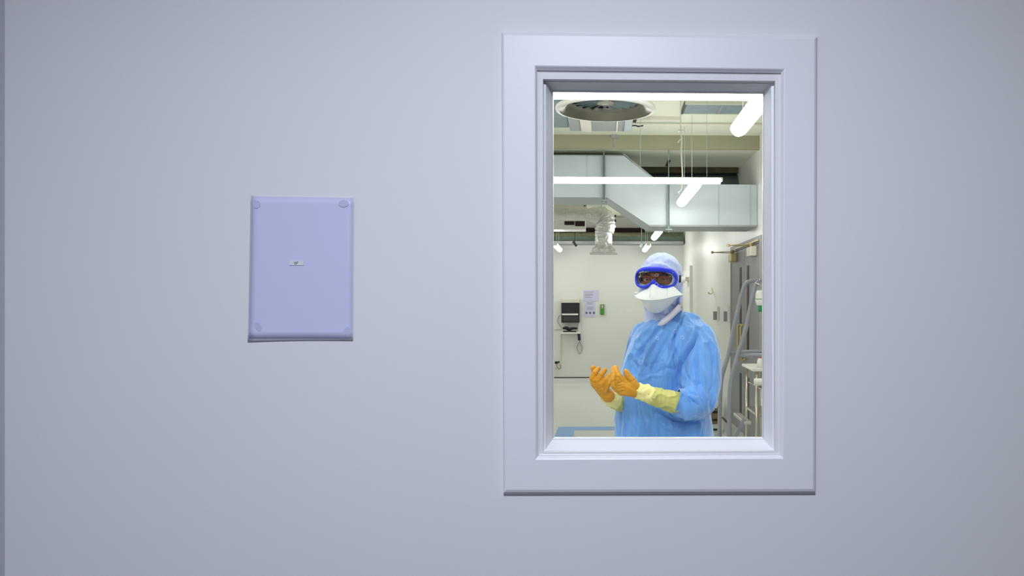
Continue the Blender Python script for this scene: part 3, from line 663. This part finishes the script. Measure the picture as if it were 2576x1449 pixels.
ob_rims = {}
def tidy_rim(me, it=14):
    """even out the cut edges; returns them as closed rings of points"""
    import bmesh
    b = bmesh.new(); b.from_mesh(me); bmesh.ops.dissolve_degenerate(b, edges=b.edges, dist=1e-6)
    nb = {}
    for e_ in b.edges:
        if e_.is_boundary:
            for v, w in ((e_.verts[0], e_.verts[1]), (e_.verts[1], e_.verts[0])): nb.setdefault(v, []).append(w)
    for _ in range(it):
        new = {v: v.co*.4+sum((w.co for w in ws), Vector())/len(ws)*.6 for v, ws in nb.items() if len(ws) == 2}
        for v, c_ in new.items(): v.co = c_
    loops = []; seen = set()
    for v0 in nb:
        if v0 in seen or len(nb[v0]) != 2: continue
        lp_ = [v0]; seen.add(v0); cur = v0
        while True:
            nx = [w for w in nb[cur] if w not in seen and len(nb[w]) == 2]
            if not nx: break
            cur = nx[0]; seen.add(cur); lp_.append(cur)
        if len(lp_) > 20: loops.append([v.co.copy() for v in lp_])
    b.to_mesh(me); b.free(); return loops
def realize(mb, name, m, voxel, smooth_it=4, fn=None, kill=None, label=None, parent=per, solid=0):
    """union of the shapes as one skin, then shaped vertex by vertex"""
    org = Vector((0, 0, 0)); me = mb.mesh(name+'_src', org); o = bpy.data.objects.new(name+'_src', me); COL.objects.link(o)
    r = o.modifiers.new('r', 'REMESH'); r.mode = 'VOXEL'; r.voxel_size = voxel
    s = o.modifiers.new('s', 'SMOOTH'); s.iterations = smooth_it; s.factor = .5
    dg = bpy.context.evaluated_depsgraph_get(); dg.update()
    m2 = bpy.data.meshes.new_from_object(o.evaluated_get(dg)); bpy.data.objects.remove(o); bpy.data.meshes.remove(me)
    n = len(m2.vertices); co = np.empty(n*3); m2.vertices.foreach_get('co', co); co = co.reshape(-1, 3)
    no = np.empty(n*3); m2.vertices.foreach_get('normal', no); no = no.reshape(-1, 3)
    if fn: co = fn(co, no)
    m2.vertices.foreach_set('co', co.ravel()); m2.update()
    if kill is not None:
        import bmesh
        msk = kill(co, no); b = bmesh.new(); b.from_mesh(m2); b.verts.ensure_lookup_table()
        bmesh.ops.delete(b, geom=[b.verts[i] for i in np.nonzero(msk)[0]], context='VERTS'); b.to_mesh(m2); b.free()
    rims = tidy_rim(m2)
    oo = ORG[parent]; m2.transform(Matrix.Translation(-oo)); m2.name = name
    m2.materials.clear(); m2.materials.append(m); m2.polygons.foreach_set('use_smooth', [True]*len(m2.polygons))
    ob = bpy.data.objects.new(name, m2); COL.objects.link(ob); ob.parent = parent; ORG[ob] = oo
    if solid: sm = ob.modifiers.new('thick', 'SOLIDIFY'); sm.thickness = solid; sm.offset = -1
    ob_rims[name] = rims
    if label: ob['label'] = label
    return ob
def seg_dist(P, a, b):
    a = np.array(a, float); b = np.array(b, float); d = b-a; t = np.clip(((P-a)@d)/(d@d), 0, 1)
    return np.linalg.norm(P-(a+t[:, None]*d), axis=1), t
def folds(co, no, lst, facing=True, K=1.6, WK=.85):
    P = proj(co); disp = np.zeros(len(co)); f = np.clip(-no[:, 1]*1.6+.25, 0, 1) if facing else 1
    for pts, w, amp in lst:
        best = np.full(len(co), 1e9); tt = np.zeros(len(co)); n = len(pts)-1
        for i in range(n):
            d, t = seg_dist(P, pts[i], pts[i+1]); k = d < best; best[k] = d[k]; tt[k] = (i+t[k])/n
        disp += K*amp*np.exp(-(best/(w*WK))**2)*(.25+.75*np.sin(np.pi*np.clip(tt*.9+.05, 0, 1)))*1
    return disp*f
def nz(co, sx, sy, sz, seed=0):
    return np.array([noise.noise(Vector((c[0]*sx+seed, c[1]*sy, c[2]*sz))) for c in co])
def ridge(v): return np.clip(1-np.abs(v)*2.4, 0, 1)**2

# --- body under the clothes (head, trunk, limbs as one skin)
def ell(mb, c, rx, ry, rz): mb.ball(c, (rx, ry, rz), 28, 18)
HC = pp(1656, 705, .03)
b = MB(); ell(b, HC+Vector((.006, .012, .004)), .063, .082, .080); ell(b, HC+Vector((-.006, -.02, -.035)), .058, .066, .082)
b.capsule(HC+Vector((0, .02, -.07)), HC+Vector((.02, .05, -.2)), .045, .045)
nb = pp(1644, 704, -.062); b.capsule(nb+Vector((0, .012, .012)), nb+Vector((-.002, -.012, -.035)), .009, .014)
b.capsule(pp(1618, 694, -.045), pp(1640, 691, -.055), .010, .010); b.capsule(pp(1652, 691, -.055), pp(1684, 694, -.04), .010, .010)
b.capsule(pp(1618, 716, -.04), pp(1630, 718, -.045), .014, .014); b.capsule(pp(1672, 718, -.045), pp(1684, 716, -.035), .014, .014)
sh1, sh2 = pp(1625, 850, .10), pp(1745, 850, -.03); hipc = pp(1672, 1120, .02)
b.chain([pp(1680, 870, .04), pp(1670, 950, .03), pp(1672, 1080, .03), pp(1672, 1140, .03)], [.10, .12, .13, .13])
b.capsule(sh1+Vector((0,0,-.07)), sh2+Vector((0,0,-.07)), .05, .05); b.chain([sh2, pp(1768, 1000, -.14), pp(1700, 1012, -.24), pp(1612, 986, -.27)], [.04, .034, .026, .019])
b.chain([sh1, pp(1590, 1020, .06), pp(1535, 1000, -.1)], [.045, .03, .019])
for sx, sy in ((-.09, .03), (.10, -.01)):
    hp = hipc+Vector((sx, sy, -.03)); b.chain([hp, Vector((hp.x, hp.y-.01, .5)), Vector((hp.x, hp.y+.02, .09)), Vector((hp.x-.03, hp.y-.10, .045))], [.085, .06, .04, .035])
def face(co, no):
    for ex, ey in ((1626, 704), (1670, 704)):
        d = np.linalg.norm((proj(co)-np.array([ex, ey]))/np.array([1.25, 1.0]), axis=1); f = np.exp(-(d/8)**2)*(co[:, 1] < HC.y)*(co[:, 2] > 1.3)
        co[:, 1] += f*.010
    return co
realize(b, 'body', M_SKIN, .005, 5, face)
for ex, ey in ((1626.5, 704), (1669.5, 704)):
    c = pp(ex, ey, -.036); MB().ball(c, .0125, 16, 12).build('eye', M_EYE, per, True)
    MB().ball(c+Vector((0, -.0085, .0005)), (.0058, .0046, .0058), 14, 8).build('iris', M_IRIS, per, True)
    s = 1 if ex > 1650 else -1
    for up in (1, -1):
        rg = []
        for i in range(9):
            t = (.22 if up > 0 else -.42)+(up*.16*i); t = max(-1.5, min(1.5, t)); ringp = []
            for k in range(15):
                a = math.pi*(k/14); tt = t*(.25+.75*math.sin(a)) if i < 3 else t
                ringp.append(c+Vector((math.cos(a)*.0150, -math.sin(a)*math.cos(tt)*.0142, math.sin(a)*math.sin(tt)*.0142)))
            rg.append(ringp)
        bb = MB(); w = 15; bb.add([v for q_ in rg for v in q_], [(i*w+k, i*w+k+1, (i+1)*w+k+1, (i+1)*w+k) for i in range(8) for k in range(14)])
        bb.build('eyelid', M_SKIN, per, True)
    MB().tube(interp([pp(ex-s*10, 693, -.062), pp(ex, 690.5, -.066), pp(ex+s*11, 693.5, -.053)], 4), .0035, 8).build('eyebrow', M_HAIR, per, True)

# spectacles inside the goggles
spx = MB()
def oval(cx, cy, rx, ry, dy, n=28, p=2.6):
    out = []
    for k in range(n):
        a = 2*math.pi*k/n; c_, s_ = math.cos(a), math.sin(a)
        out.append(pp(cx+rx*math.copysign(abs(c_)**(2/p), c_), cy+ry*math.copysign(abs(s_)**(2/p), s_), dy))
    return out
sp = spx.tube((lambda o: o+[o[0]])(oval(1626, 703, 16, 10.5, -.078)), .0013, 6, False)
sp.tube((lambda o: o+[o[0]])(oval(1671, 703.5, 18, 11, -.078)), .0013, 6, False)
sp.tube(interp([pp(1642, 700, -.078), pp(1647, 698, -.082), pp(1653, 700, -.078)], 4), .0013, 6)
sp.tube([pp(1689, 701, -.078), pp(1696, 699, .0)], .0013, 6); sp.tube([pp(1610, 701, -.078), pp(1606, 699, .0)], .0013, 6)
spo = sp.build('spectacles', M_BLACK, per, True)
for a_ in ((1626, 703, 15.5, 10), (1671, 703.5, 17.5, 10.5)): MB().prism(oval(*a_, -.079), (0, .001, 0)).build('spectacle_lens', M_SPEC, spo)

# --- hood
GO = [(600,365),(760,368),(880,390),(980,430),(1040,490),(1062,560),(1055,640),(1010,710),(920,750),(800,778),(700,765),(640,715),(600,690),(560,700),(510,750),(440,768),(360,755),(300,715),(272,640),(268,560),(285,480),(330,420),(420,380),(520,367)]
GI = [(600,455),(740,458),(860,478),(950,512),(1000,562),(1006,620),(972,676),(880,712),(780,712),(700,690),(655,640),(610,598),(560,636),(510,686),(430,708),(350,690),(312,640),(299,560),(312,495),(365,462),(430,454),(520,453)]
cv = lambda L: [(1560+x/7.245, 620+y/7.245) for x, y in L]
GO, GI = cv(GO), cv(GI)
def inpoly(P, poly):
    x, y = P[:, 0], P[:, 1]; r = np.zeros(len(P), bool); n = len(poly)
    for i in range(n):
        x0, y0 = poly[i]; x1, y1 = poly[(i+1) % n]
        if y0 == y1: continue
        c_ = ((y0 > y) != (y1 > y)) & (x < (x1-x0)*(y-y0)/(y1-y0)+x0); r ^= c_
    return r
b = MB()
ell(b, pp(1664, 696, .045), .0855, .112, .095); ell(b, pp(1655, 735, .02), .074, .09, .085)
b.loft([[pp(cx+rx*math.cos(a), py, .045+ry*math.sin(a)) for a in [2*math.pi*k/28 for k in range(28)]] for cx, py, rx, ry in
        ((1662, 700, 50, .10), (1661, 740, 46, .095), (1659, 775, 38, .085), (1658, 800, 34, .08), (1659, 815, 38, .085), (1665, 832, 60, .10))])
ell(b, pp(1708, 735, .03), .014, .03, .05)
hf = [([(1612,690),(1605,680),(1625,665),(1650,655)], 4, -.004), ([(1672,640),(1682,655),(1700,668),(1713,690)], 4, .006), ([(1664,645),(1672,660),(1685,661)], 3, -.005),
      ([(1690,648),(1706,665),(1715,685)], 3, -.005), ([(1630,650),(1622,662),(1612,672)], 3, -.004), ([(1640,662),(1670,668),(1695,680)], 5, .005), ([(1712,720),(1706,745),(1700,775)], 4, -.006),
      ([(1700,745),(1690,765),(1672,788)], 4, .006), ([(1714,705),(1716,735)], 4, .004), ([(1685,765),(1700,775)], 3, -.004), ([(1625,770),(1630,800)], 4, -.004), ([(1645,800),(1650,790),(1690,795)], 3, -.004)]
def hoodf(co, no):
    d = folds(co, no, hf)+.0035*ridge(nz(co, 28, 20, 22, 3))-.0015+.002*nz(co, 60, 60, 60, 8)
    return co+no*d[:, None]
GK = [((x-1650)*.76+1648, (y-699)*.74+700) for x, y in GO]
realize(b, 'hood', M_HOOD, .005, 6, hoodf, lambda co, no: inpoly(proj(co), GK) & (co[:, 1] < YP+.03), solid=.0012)

# --- goggles
def gy(px): return -.098+.000022*(px-1652)**2
def resample(poly, n):
    P = np.array(poly+[poly[0]], float); d = np.r_[0, np.cumsum(np.linalg.norm(np.diff(P, axis=0), axis=1))]; t = np.linspace(0, d[-1], n, endpoint=False)
    return np.stack([np.interp(t, d, P[:, 0]), np.interp(t, d, P[:, 1])], 1)
def smooth_poly(poly, n=72):
    P = [Vector((x, y, 0)) for x, y in poly]; m = len(P); out = []
    for i in range(m):
        a_, b_, c_, d_ = P[i-1], P[i], P[(i+1) % m], P[(i+2) % m]
        for k in range(4):
            t = k/4; q = 0.5*((2*b_)+(c_-a_)*t+(2*a_-5*b_+4*c_-d_)*t*t+(-a_+3*b_-3*c_+d_)*t**3); out.append((q.x, q.y))
    return resample(out, n)
So = smooth_poly(GO); 
Si = smooth_poly(GI)
# line the two outlines up by angle around the nose-less centre
def align(A, Bq):
    best, bs = 1e18, 0
    for s in range(len(Bq)):
        v = ((A-np.roll(Bq, -s, 0))**2).sum()
        if v < best: best, bs = v, s
    return np.roll(Bq, -bs, 0)
Si = align(So, Si)
def lp(S_, dy, f=0.0, T=None):
    Q = S_ if T is None else S_*(1-f)+T*f
    return [pp(x, y, gy(x)+dy) for x, y in Q]
rings = [lp(So, .075), lp(So, .01), lp(So, -.006, .12, Si), lp(So, -.010, .4, Si), lp(So, -.008, .85, Si), lp(So, -.002, 1.0, Si), lp(So, .03, 1.0, Si), lp(So, .060, .8, Si)]
gg = MB().loft(rings, False).build('goggles', M_RIM, per, True, label='blue goggles over spectacles')
sk = lambda fx, fz, dy: [pp(1650+(x-1650)*fx, 699+(y-699)*fz, gy(x)*.6-.039+dy) for x, y in Si]
MB().loft([lp(Si, .004), lp(Si, .012), sk(.93, .9, .02), sk(.84, .82, .045)], False).build('face_seal', mat('grey_blue_seal', (92, 104, 138), .5, var=.08), gg, True)
b = MB(); n = len(Si); cen = [(x*.97+1652*.03, y*.97+699*.03) for x, y in Si]
b.add([pp(1652, 693, gy(1652)+.001)]+[pp(x, y, gy(x)+.001) for x, y in Si], [(0, 1+i, 1+(i+1) % n) for i in range(n)])
b.build('lens', M_LENS, gg, True)
for (x, y) in ((1618,682),(1610,687),(1608,696),(1686,695),(1692,686),(1664,720.5)): 
    q = pp(x, y, gy(x)-.009); MB().ball(q, (.0028, .001, .0009), 10, 6).build('vent_slot', M_MASK, gg, True)
q = pp(1709, 702, -.015); MB().box(q-Vector((.006, .012, .014)), q+Vector((.006, .012, .015))).build('strap_clip', M_BLACK, gg, bevel=.003)
b = MB(); R0 = [pp(1711, 696, -.01), pp(1711, 709, -.01)]
path = [(1708, -.022), (1717, -.012), (1724, .03), (1723, .08), (1716, .12), (1700, .15), (1665, .17)]
vs = []
for x, dy in path: vs += [pp(x, 696, dy), pp(x, 711, dy)]
fs = [(2*i, 2*i+1, 2*i+3, 2*i+2) for i in range(len(path)-1)]
st = b.add(vs, fs).build('strap', M_MASK, gg, True); sm = st.modifiers.new('t', 'SOLIDIFY'); sm.thickness = .003

# --- duckbill mask
top = [(1600,741),(1609,735),(1620,729),(1630,722),(1637,712),(1644,706),(1652,711),(1664,719),(1680,719),(1694,718),(1704,728),(1712,736),(1717.5,740)]
sem = [(1597,742.5),(1601,748),(1610,752),(1622,754),(1634,754.5),(1644,754.3),(1655,753.5),(1666,752),(1677,749.8),(1688,747),(1700,744),(1710,742.5),(1719,741)]
bot = [(1612,748),(1614,757),(1618,766),(1623,774),(1628,780),(1635,785),(1643,788),(1652,789),(1662,787),(1674,780),(1686,768),(1696,756),(1704,746)]
ntop = len(top)
dyt = lambda t: -.085+.10*abs(t-.45)**1.6*1.3
rows = []
for r in range(7):
    f = r/6; row = []
    for i in range(ntop):
        t = i/(ntop-1); bulge = math.sin(math.pi*t)
        p = Vector((top[i][0]*(1-f)+sem[i][0]*f, top[i][1]*(1-f)+sem[i][1]*f, 0))
        row.append(pp(p.x, p.y, dyt(t)-(.062*f)*bulge**.7-.006*math.sin(f*math.pi)*bulge-(.011 if 3.5 < i < 7.5 else 0)*math.sin(math.pi*min(1, f*.75+.12))))
    rows.append(row)
lowr = []
for r in range(1, 8):
    f = r/7; row = []
    for i in range(ntop):
        t = i/(ntop-1); bulge = math.sin(math.pi*t)
        p = Vector((sem[i][0]*(1-f)+bot[i][0]*f, sem[i][1]*(1-f)+bot[i][1]*f, 0))
        row.append(pp(p.x, p.y, dyt(t)-.062*(1-f)*bulge**.7-.008*math.sin(f*math.pi)*bulge+.012*f))
    lowr.append(row)
b = MB(); allr = rows+lowr; w_ = ntop
b.add([v for r in allr for v in r], [(j*w_+i, j*w_+i+1, (j+1)*w_+i+1, (j+1)*w_+i) for j in range(len(allr)-1) for i in range(w_-1)])
mk = b.build('face_mask', M_MASK, per, True, label='white duckbill face mask'); sm = mk.modifiers.new('t', 'SOLIDIFY'); sm.thickness = .002
sb = mk.modifiers.new('s', 'SUBSURF'); sb.levels = 2; sb.render_levels = 2
for a_, k_ in ((4, rows), (8, rows)):
    MB().tube([rows[j][a_]+Vector((0, -.0014, 0)) for j in range(1, 6)], .0011, 6).build('crease', M_MASK, mk, True)
cr = rows[-1]; MB().tube(interp([v+Vector((0, -.002, 0)) for v in cr], 3), .0028, 8, sq=.7).build('seam_edge', M_MASK, mk, True)
b = MB(); b.ball(pp(1603, 737, -.045), (.011, .008, .006)); b.ball(pp(1598, 738, -.04), (.007, .006, .004)); b.build('ear_fold', M_MASK, mk, True)

# --- gown: trunk loft + sleeves in one skin
TR = [(806,1630,1700,.085),(814,1618,1722,.11),(828,1603,1752,.125),(848,1590,1775,.135),(875,1579,1782,.145),(910,1569,1782,.155),(950,1559,1780,.160),(1000,1550,1783,.165),(1050,1547,1790,.17),(1098,1547,1797,.175),(1160,1545,1803,.18),(1260,1542,1808,.18),(1400,1540,1812,.18),(1450,1540,1813,.18)]
def sect(l, r, hd, py, dyc, n=44, p=2.35):
    cx, hw = (l+r)/2, (r-l)/2; out = []
    for k in range(n):
        a = 2*math.pi*k/n; c_, s_ = math.cos(a), math.sin(a)
        out.append(pp(cx+hw*math.copysign(abs(c_)**(2/p), c_), py, dyc+hd*math.copysign(abs(s_)**(2/p), s_)))
    return out
b = MB(); b.loft([sect(l, r, hd, py, .03) for py, l, r, hd in TR])
# near sleeve
b.chain([pp(1726, 828, .01), pp(1748, 858, -.04), pp(1761, 905, -.09), pp(1763, 960, -.12), pp(1758, 1000, -.15), pp(1742, 1015, -.19), pp(1718, 1016, -.225)],
        [.070, .082, .083, .080, .074, .066, .054], 20)
b.capsule(pp(1768, 1012, -.12), pp(1750, 1026, -.16), .055, .05)
b.capsule(pp(1722, 1016, -.22), pp(1694, 1009, -.235), .053, .050)
b.chain([pp(1672, 812, .06), pp(1702, 810, .03), pp(1734, 826, .0)], [.048, .050, .064], 16)
b.chain([pp(1650, 822, .05), pp(1622, 842, .06)], [.045, .05], 16)
# far sleeve, mostly hidden behind the trunk
b.chain([pp(1622, 850, .08), pp(1605, 930, .10), pp(1596, 1000, .08), pp(1575, 1012, .0)], [.065, .07, .06, .05], 16)
G = [([(1753,823),(1750,845),(1742,866),(1726,890),(1713,915),(1706,951),(1709,977)], 4.5, -.011),
     ([(1757,822),(1752,842),(1744,866),(1728,892),(1716,915)], 1.6, -.004), ([(1694,858),(1696,880),(1700,893),(1702,870)], 2.2, -.007), ([(1690,862),(1693,885),(1699,900)], 1.8, .006),
     ([(1652,835),(1630,880),(1612,930),(1604,985)], 2, -.004), ([(1655,836),(1634,882),(1616,932),(1608,985)], 2, .004), ([(1610,925),(1640,915),(1680,905)], 2, -.003),
     ([(1746,830),(1738,856),(1720,885),(1702,915)], 5, .007),
     ([(1720,787),(1709,818),(1690,861),(1694,900),(1704,944)], 4, -.009),
     ([(1712,800),(1698,835),(1686,870),(1690,895)], 3, .007), ([(1702,820),(1697,860),(1700,900)], 2.2, -.006),
     ([(1629,808),(1590,849),(1569,895)], 5, -.006), ([(1640,815),(1600,862),(1580,915),(1570,960)], 6, .006),
     ([(1660,820),(1625,865),(1605,895),(1598,940)], 6, -.008), ([(1668,826),(1640,870),(1618,915),(1606,965)], 6, .008),
     ([(1690,835),(1665,880),(1640,930),(1635,965)], 8, -.006), ([(1700,870),(1680,915),(1668,960)], 7, .006),
     ([(1598,880),(1625,890)], 2.2, -.0016), ([(1594,899),(1620,907)], 2.2, -.0016), ([(1590,915),(1614,922)], 2.2, -.0015),
     ([(1590,905),(1605,925),(1600,950)], 4, -.005), ([(1575,930),(1580,975),(1572,1030),(1568,1098)], 7, .006), ([(1560,985),(1560,1098)], 5, -.004),
     ([(1653,1036),(1692,1058),(1726,1064),(1764,1056)], 7, -.014), ([(1640,1045),(1680,1075),(1730,1085)], 8, .007),
     ([(1709,972),(1730,980),(1752,994)], 3.5, -.011), ([(1712,982),(1735,1000),(1757,1018)], 3.5, -.009), ([(1706,982),(1722,992),(1740,1010)], 4, .007),
     ([(1715,1036),(1722,1052),(1765,1054)], 3.5, .006),
     ([(1767,850),(1770,900),(1770,977),(1781,1042)], 6, .007), ([(1785,860),(1795,910),(1792,970),(1783,1010)], 5, -.006), ([(1776,840),(1800,880),(1806,920)], 5, .006),
     ([(1755,870),(1752,920),(1756,975),(1775,1020)], 6, -.006), ([(1740,900),(1732,940),(1745,975)], 5, .006), ([(1722,930),(1740,960),(1760,965)], 5, -.005),
     ([(1800,960),(1790,1020),(1794,1060)], 4, -.005), ([(1612,1030),(1630,1065),(1640,1098)], 7, .006), ([(1600,1000),(1605,1050),(1600,1098)], 6, -.006),
     ([(1760,1060),(1755,1098)], 6, .006), ([(1700,1075),(1690,1098)], 6, -.005), ([(1640,985),(1645,1000),(1700,1050)], 8, -.008), ([(1660,960),(1665,985)], 5, .005),
     ([(1650,940),(1675,925),(1700,930)], 5, -.004), ([(1610,960),(1640,945),(1670,945)], 3, .003)]
def gownf(co, no):
    d = folds(co, no, G, True, 1.85, .72)
    cs = co.copy(); cs[:, 0] += .18*co[:, 2]
    a = nz(cs, 13, 13, 3.2, 1); b_ = nz(cs, 40, 30, 16, 5)
    c_ = nz(cs, 24, 20, 5, 12)
    d += .010*ridge(a)-.004+.0022*ridge(b_)-.001+.0045*ridge(c_)-.002
    f0 = folds(co, no, G, True, 1.85, .72); nf = np.clip(-no[:, 1]*1.4+.35, .3, 1); sl = np.clip((proj(co)[:, 0]-1735)/40, 0, 1)
    d = f0+(d-f0)*nf*(1-.45*sl)
    return co+no*d[:, None]
hem = np.array(pp(1700, 1011, -.235)); hax = np.array(pp(1690, 1008, -.236))-hem; hax /= np.linalg.norm(hax)
neck = pp(1662, 800, .03)
def gk(co, no):
    k1 = (((co-hem)@hax) > 0) & (np.linalg.norm(co-hem, axis=1) < .12) & (co[:, 1] < YP-.165)
    zc = co[:, 2]; nr = np.sqrt(((co[:, 0]-neck.x)/.062)**2+((co[:, 1]-neck.y)/.095)**2)
    return k1 | (zc < .46) | ((zc > pp(1660, 808).z) & (nr < .84))
realize(b, 'gown', M_GOWN, .0050, 4, gownf, gk, solid=.0015)
for lp_ in ob_rims['gown']:
    c_ = sum(lp_, Vector())/len(lp_)
    if (c_-Vector(hem)).length < .05: MB().tube(lp_[::2]+[lp_[0]], .0022, 8, False).build('sleeve_hem', M_GOWN, per, True)
    elif c_.z > 1.3: MB().tube(lp_[::2]+[lp_[0]], .0025, 8, False).build('neckline', M_GOWN, per, True)
# collar band
b = MB(); out = []
cpts = [(1654,817,-.102),(1662,813,-.108),(1675,805,-.102),(1689,794,-.086),(1702,782,-.060),(1711,774,-.02),(1714,772,.03),(1704,772,.09),(1680,776,.13),(1655,782,.13)]
cc = interp([pp(x, y, d) for x, y, d in cpts], 5)
vs = []
for i, p in enumerate(cc):
    u = (p-pp(1662, 800, .03)); u.z = 0; u.normalize(); k_ = min(1, .15+i/9)
    vs += [p+u*.004*k_-Vector((0, 0, .012*k_)), p-u*.010+Vector((0, 0, .012*k_))]
b.add(vs, [(2*i, 2*i+1, 2*i+3, 2*i+2) for i in range(len(cc)-1)])
cb = b.build('collar_band', M_COLLAR, per, True); sm = cb.modifiers.new('t', 'SOLIDIFY'); sm.thickness = .002
# trousers and boots, below the sill
b = MB()
for sx, sy in ((-.09, .03), (.10, -.01)):
    hp = hipc+Vector((sx, sy, -.03)); b.chain([Vector((hp.x, hp.y, .75)), Vector((hp.x, hp.y, .5)), Vector((hp.x, hp.y+.01, .20))], [.09, .085, .075])
realize(b, 'trousers', M_HOOD, .012, 4)
for sx, sy in ((-.09, .03), (.10, -.01)):
    hp = hipc+Vector((sx, sy, 0)); b = MB(); b.chain([Vector((hp.x, hp.y+.01, .26)), Vector((hp.x, hp.y+.02, .07)), Vector((hp.x-.05, hp.y-.13, .05))], [.065, .062, .05])
    def flat(co, no): co[:, 2] = np.maximum(co[:, 2], .0); return co
    realize(b, 'boot', M_WHITE, .008, 3, flat)

# --- yellow sleeves
def sleeve(pts, rs, name, m, seed):
    P = interp(pts, 10); n = len(P); R = [float(np.interp(i/(n-1), np.linspace(0, 1, len(rs)), rs)) for i in range(n)]
    b = MB(); b.chain(P[::2]+[P[-1]], R[::2]+[R[-1]], 16)
    def f(co, no):
        ax = np.array(P[-1]-P[0]); ax /= np.linalg.norm(ax); s = (co-np.array(P[0]))@ax
        d = .0009*np.sin(s*210+9*nz(co, 14, 14, 14, seed))+.005*ridge(nz(co, 26, 26, 26, seed+2))-.002
        return co+no*d[:, None]
    return realize(b, name, m, .0035, 3, f)
sleeve([pp(1736, 1020, -.20), pp(1720, 1018, -.225), pp(1700, 1013, -.235), pp(1670, 1004, -.25), pp(1640, 995, -.262), pp(1626, 990, -.266)], [.034, .037, .040, .036, .031, .028], 'undersleeve', M_CUFF, 2)
sleeve([pp(1630, 991, -.264), pp(1611, 985, -.27)], [.0340, .0305], 'cuff', M_CUFFL, 9)
sleeve([pp(1580, 1022, .0), pp(1560, 1014, -.05), pp(1544, 1007, -.09)], [.038, .032, .028], 'undersleeve', M_CUFF, 4)
sleeve([pp(1545, 1007, -.088), pp(1530, 998, -.11)], [.0310, .0275], 'cuff', M_CUFFL, 12)

# --- gloves
GF = {1: [(p_, 1.3, -.0022) for p_ in ([(1541,961),(1552,965),(1565,961)], [(1542,968),(1555,972),(1568,968)], [(1545,976),(1557,979),(1569,975)], [(1548,983),(1560,986),(1572,983)],
          [(1578,958),(1590,960),(1602,954)], [(1551,948),(1558,950)], [(1576,943),(1585,939)], [(1600,975),(1606,990),(1600,1000)], [(1560,957),(1575,963),(1590,962)])],
      6: [(p_, 1.3, -.0022) for p_ in ([(1486,958),(1494,964),(1504,963)], [(1486,965),(1498,971),(1513,970)], [(1490,972),(1503,978),(1521,974)], [(1496,980),(1508,985),(1522,983)],
          [(1508,990),(1520,997),(1534,996)], [(1516,978),(1526,972)], [(1502,985),(1515,990)])]}
def gfold(wr, seed):
    def f(co, no):
        P = proj(co); d = folds(co, no, GF[seed], False, 1.0, 1.0)+.0010*ridge(nz(co, 50, 50, 50, seed))-.0006
        dist = np.linalg.norm(P-np.array(wr), axis=1)
        
        return co+no*d[:, None]
    return f
def glove(wrist, palm, fingers, seed):
    b = MB()
    for k, r in palm: b.capsule(wrist[0], k, wrist[1], r, 16)
    for pts, rs in fingers: b.chain(pts, [x*(1.14 if seed == 1 else 1.2) for x in rs], 14)
    w = proj(np.array([tuple(wrist[0])]))[0]
    return realize(b, 'glove', M_GLOVE, .0017, 3, gfold(w, seed))
q = -.27
W1 = (pp(1601, 983, q), .0265)
glove(W1, [(pp(1566, 961, q-.02), .017), (pp(1558, 967, q-.025), .017), (pp(1556, 976, q-.025), .016), (pp(1562, 985, q-.02), .015), (pp(1588, 966, q-.015), .017)],
      [([pp(1566, 960, q-.02), pp(1557, 946, q-.028), pp(1550, 935, q-.020), pp(1548, 925, q-.005)], [.0145, .0105, .0098, .0085]),
       ([pp(1558, 966, q-.025), pp(1547, 953, q-.035), pp(1543, 940, q-.030), pp(1542, 929, q-.015)], [.0135, .0102, .0095, .0082]),
       ([pp(1556, 976, q-.025), pp(1545, 966, q-.040), pp(1541, 956, q-.050), pp(1543, 946, q-.045)], [.0130, .0098, .0090, .0080]),
       ([pp(1562, 985, q-.02), pp(1549, 979, q-.038), pp(1543, 971, q-.050), pp(1544, 963, q-.052)], [.0125, .0092, .0086, .0076]),
       ([pp(1596, 972, q-.01), pp(1589, 957, q-.018), pp(1581, 946, q-.022), pp(1574.5, 935, q-.022)], [.018, .0135, .0112, .0092])], 1)
q = -.13
W2 = (pp(1530, 996, q), .0255)
glove(W2, [(pp(1497, 966, q-.01), .016), (pp(1505, 973, q-.015), .016), (pp(1514, 980, q-.018), .016), (pp(1524, 984, q-.015), .015), (pp(1508, 968, q+.02), .015)],
      [([pp(1497, 966, q-.01), pp(1490, 951, q-.015), pp(1497, 937, q-.018), pp(1505, 928, q-.012)], [.0135, .0098, .0090, .0080]),
       ([pp(1505, 972, q-.017), pp(1503, 957, q-.026), pp(1513, 942, q-.030), pp(1521.5, 931, q-.024)], [.0130, .0098, .0092, .0082]),
       ([pp(1514, 979, q-.022), pp(1514, 967, q-.034), pp(1524, 954, q-.038), pp(1533, 944, q-.032)], [.0128, .0096, .0088, .0078]),
       ([pp(1524, 984, q-.02), pp(1526, 975, q-.038), pp(1532, 965, q-.044), pp(1536.5, 955, q-.040)], [.0120, .0086, .0080, .0072]),
       ([pp(1506, 964, q+.015), pp(1500, 948, q+.03), pp(1495, 934, q+.034), pp(1492, 925, q+.032)], [.0140, .0108, .0100, .0085])], 6)
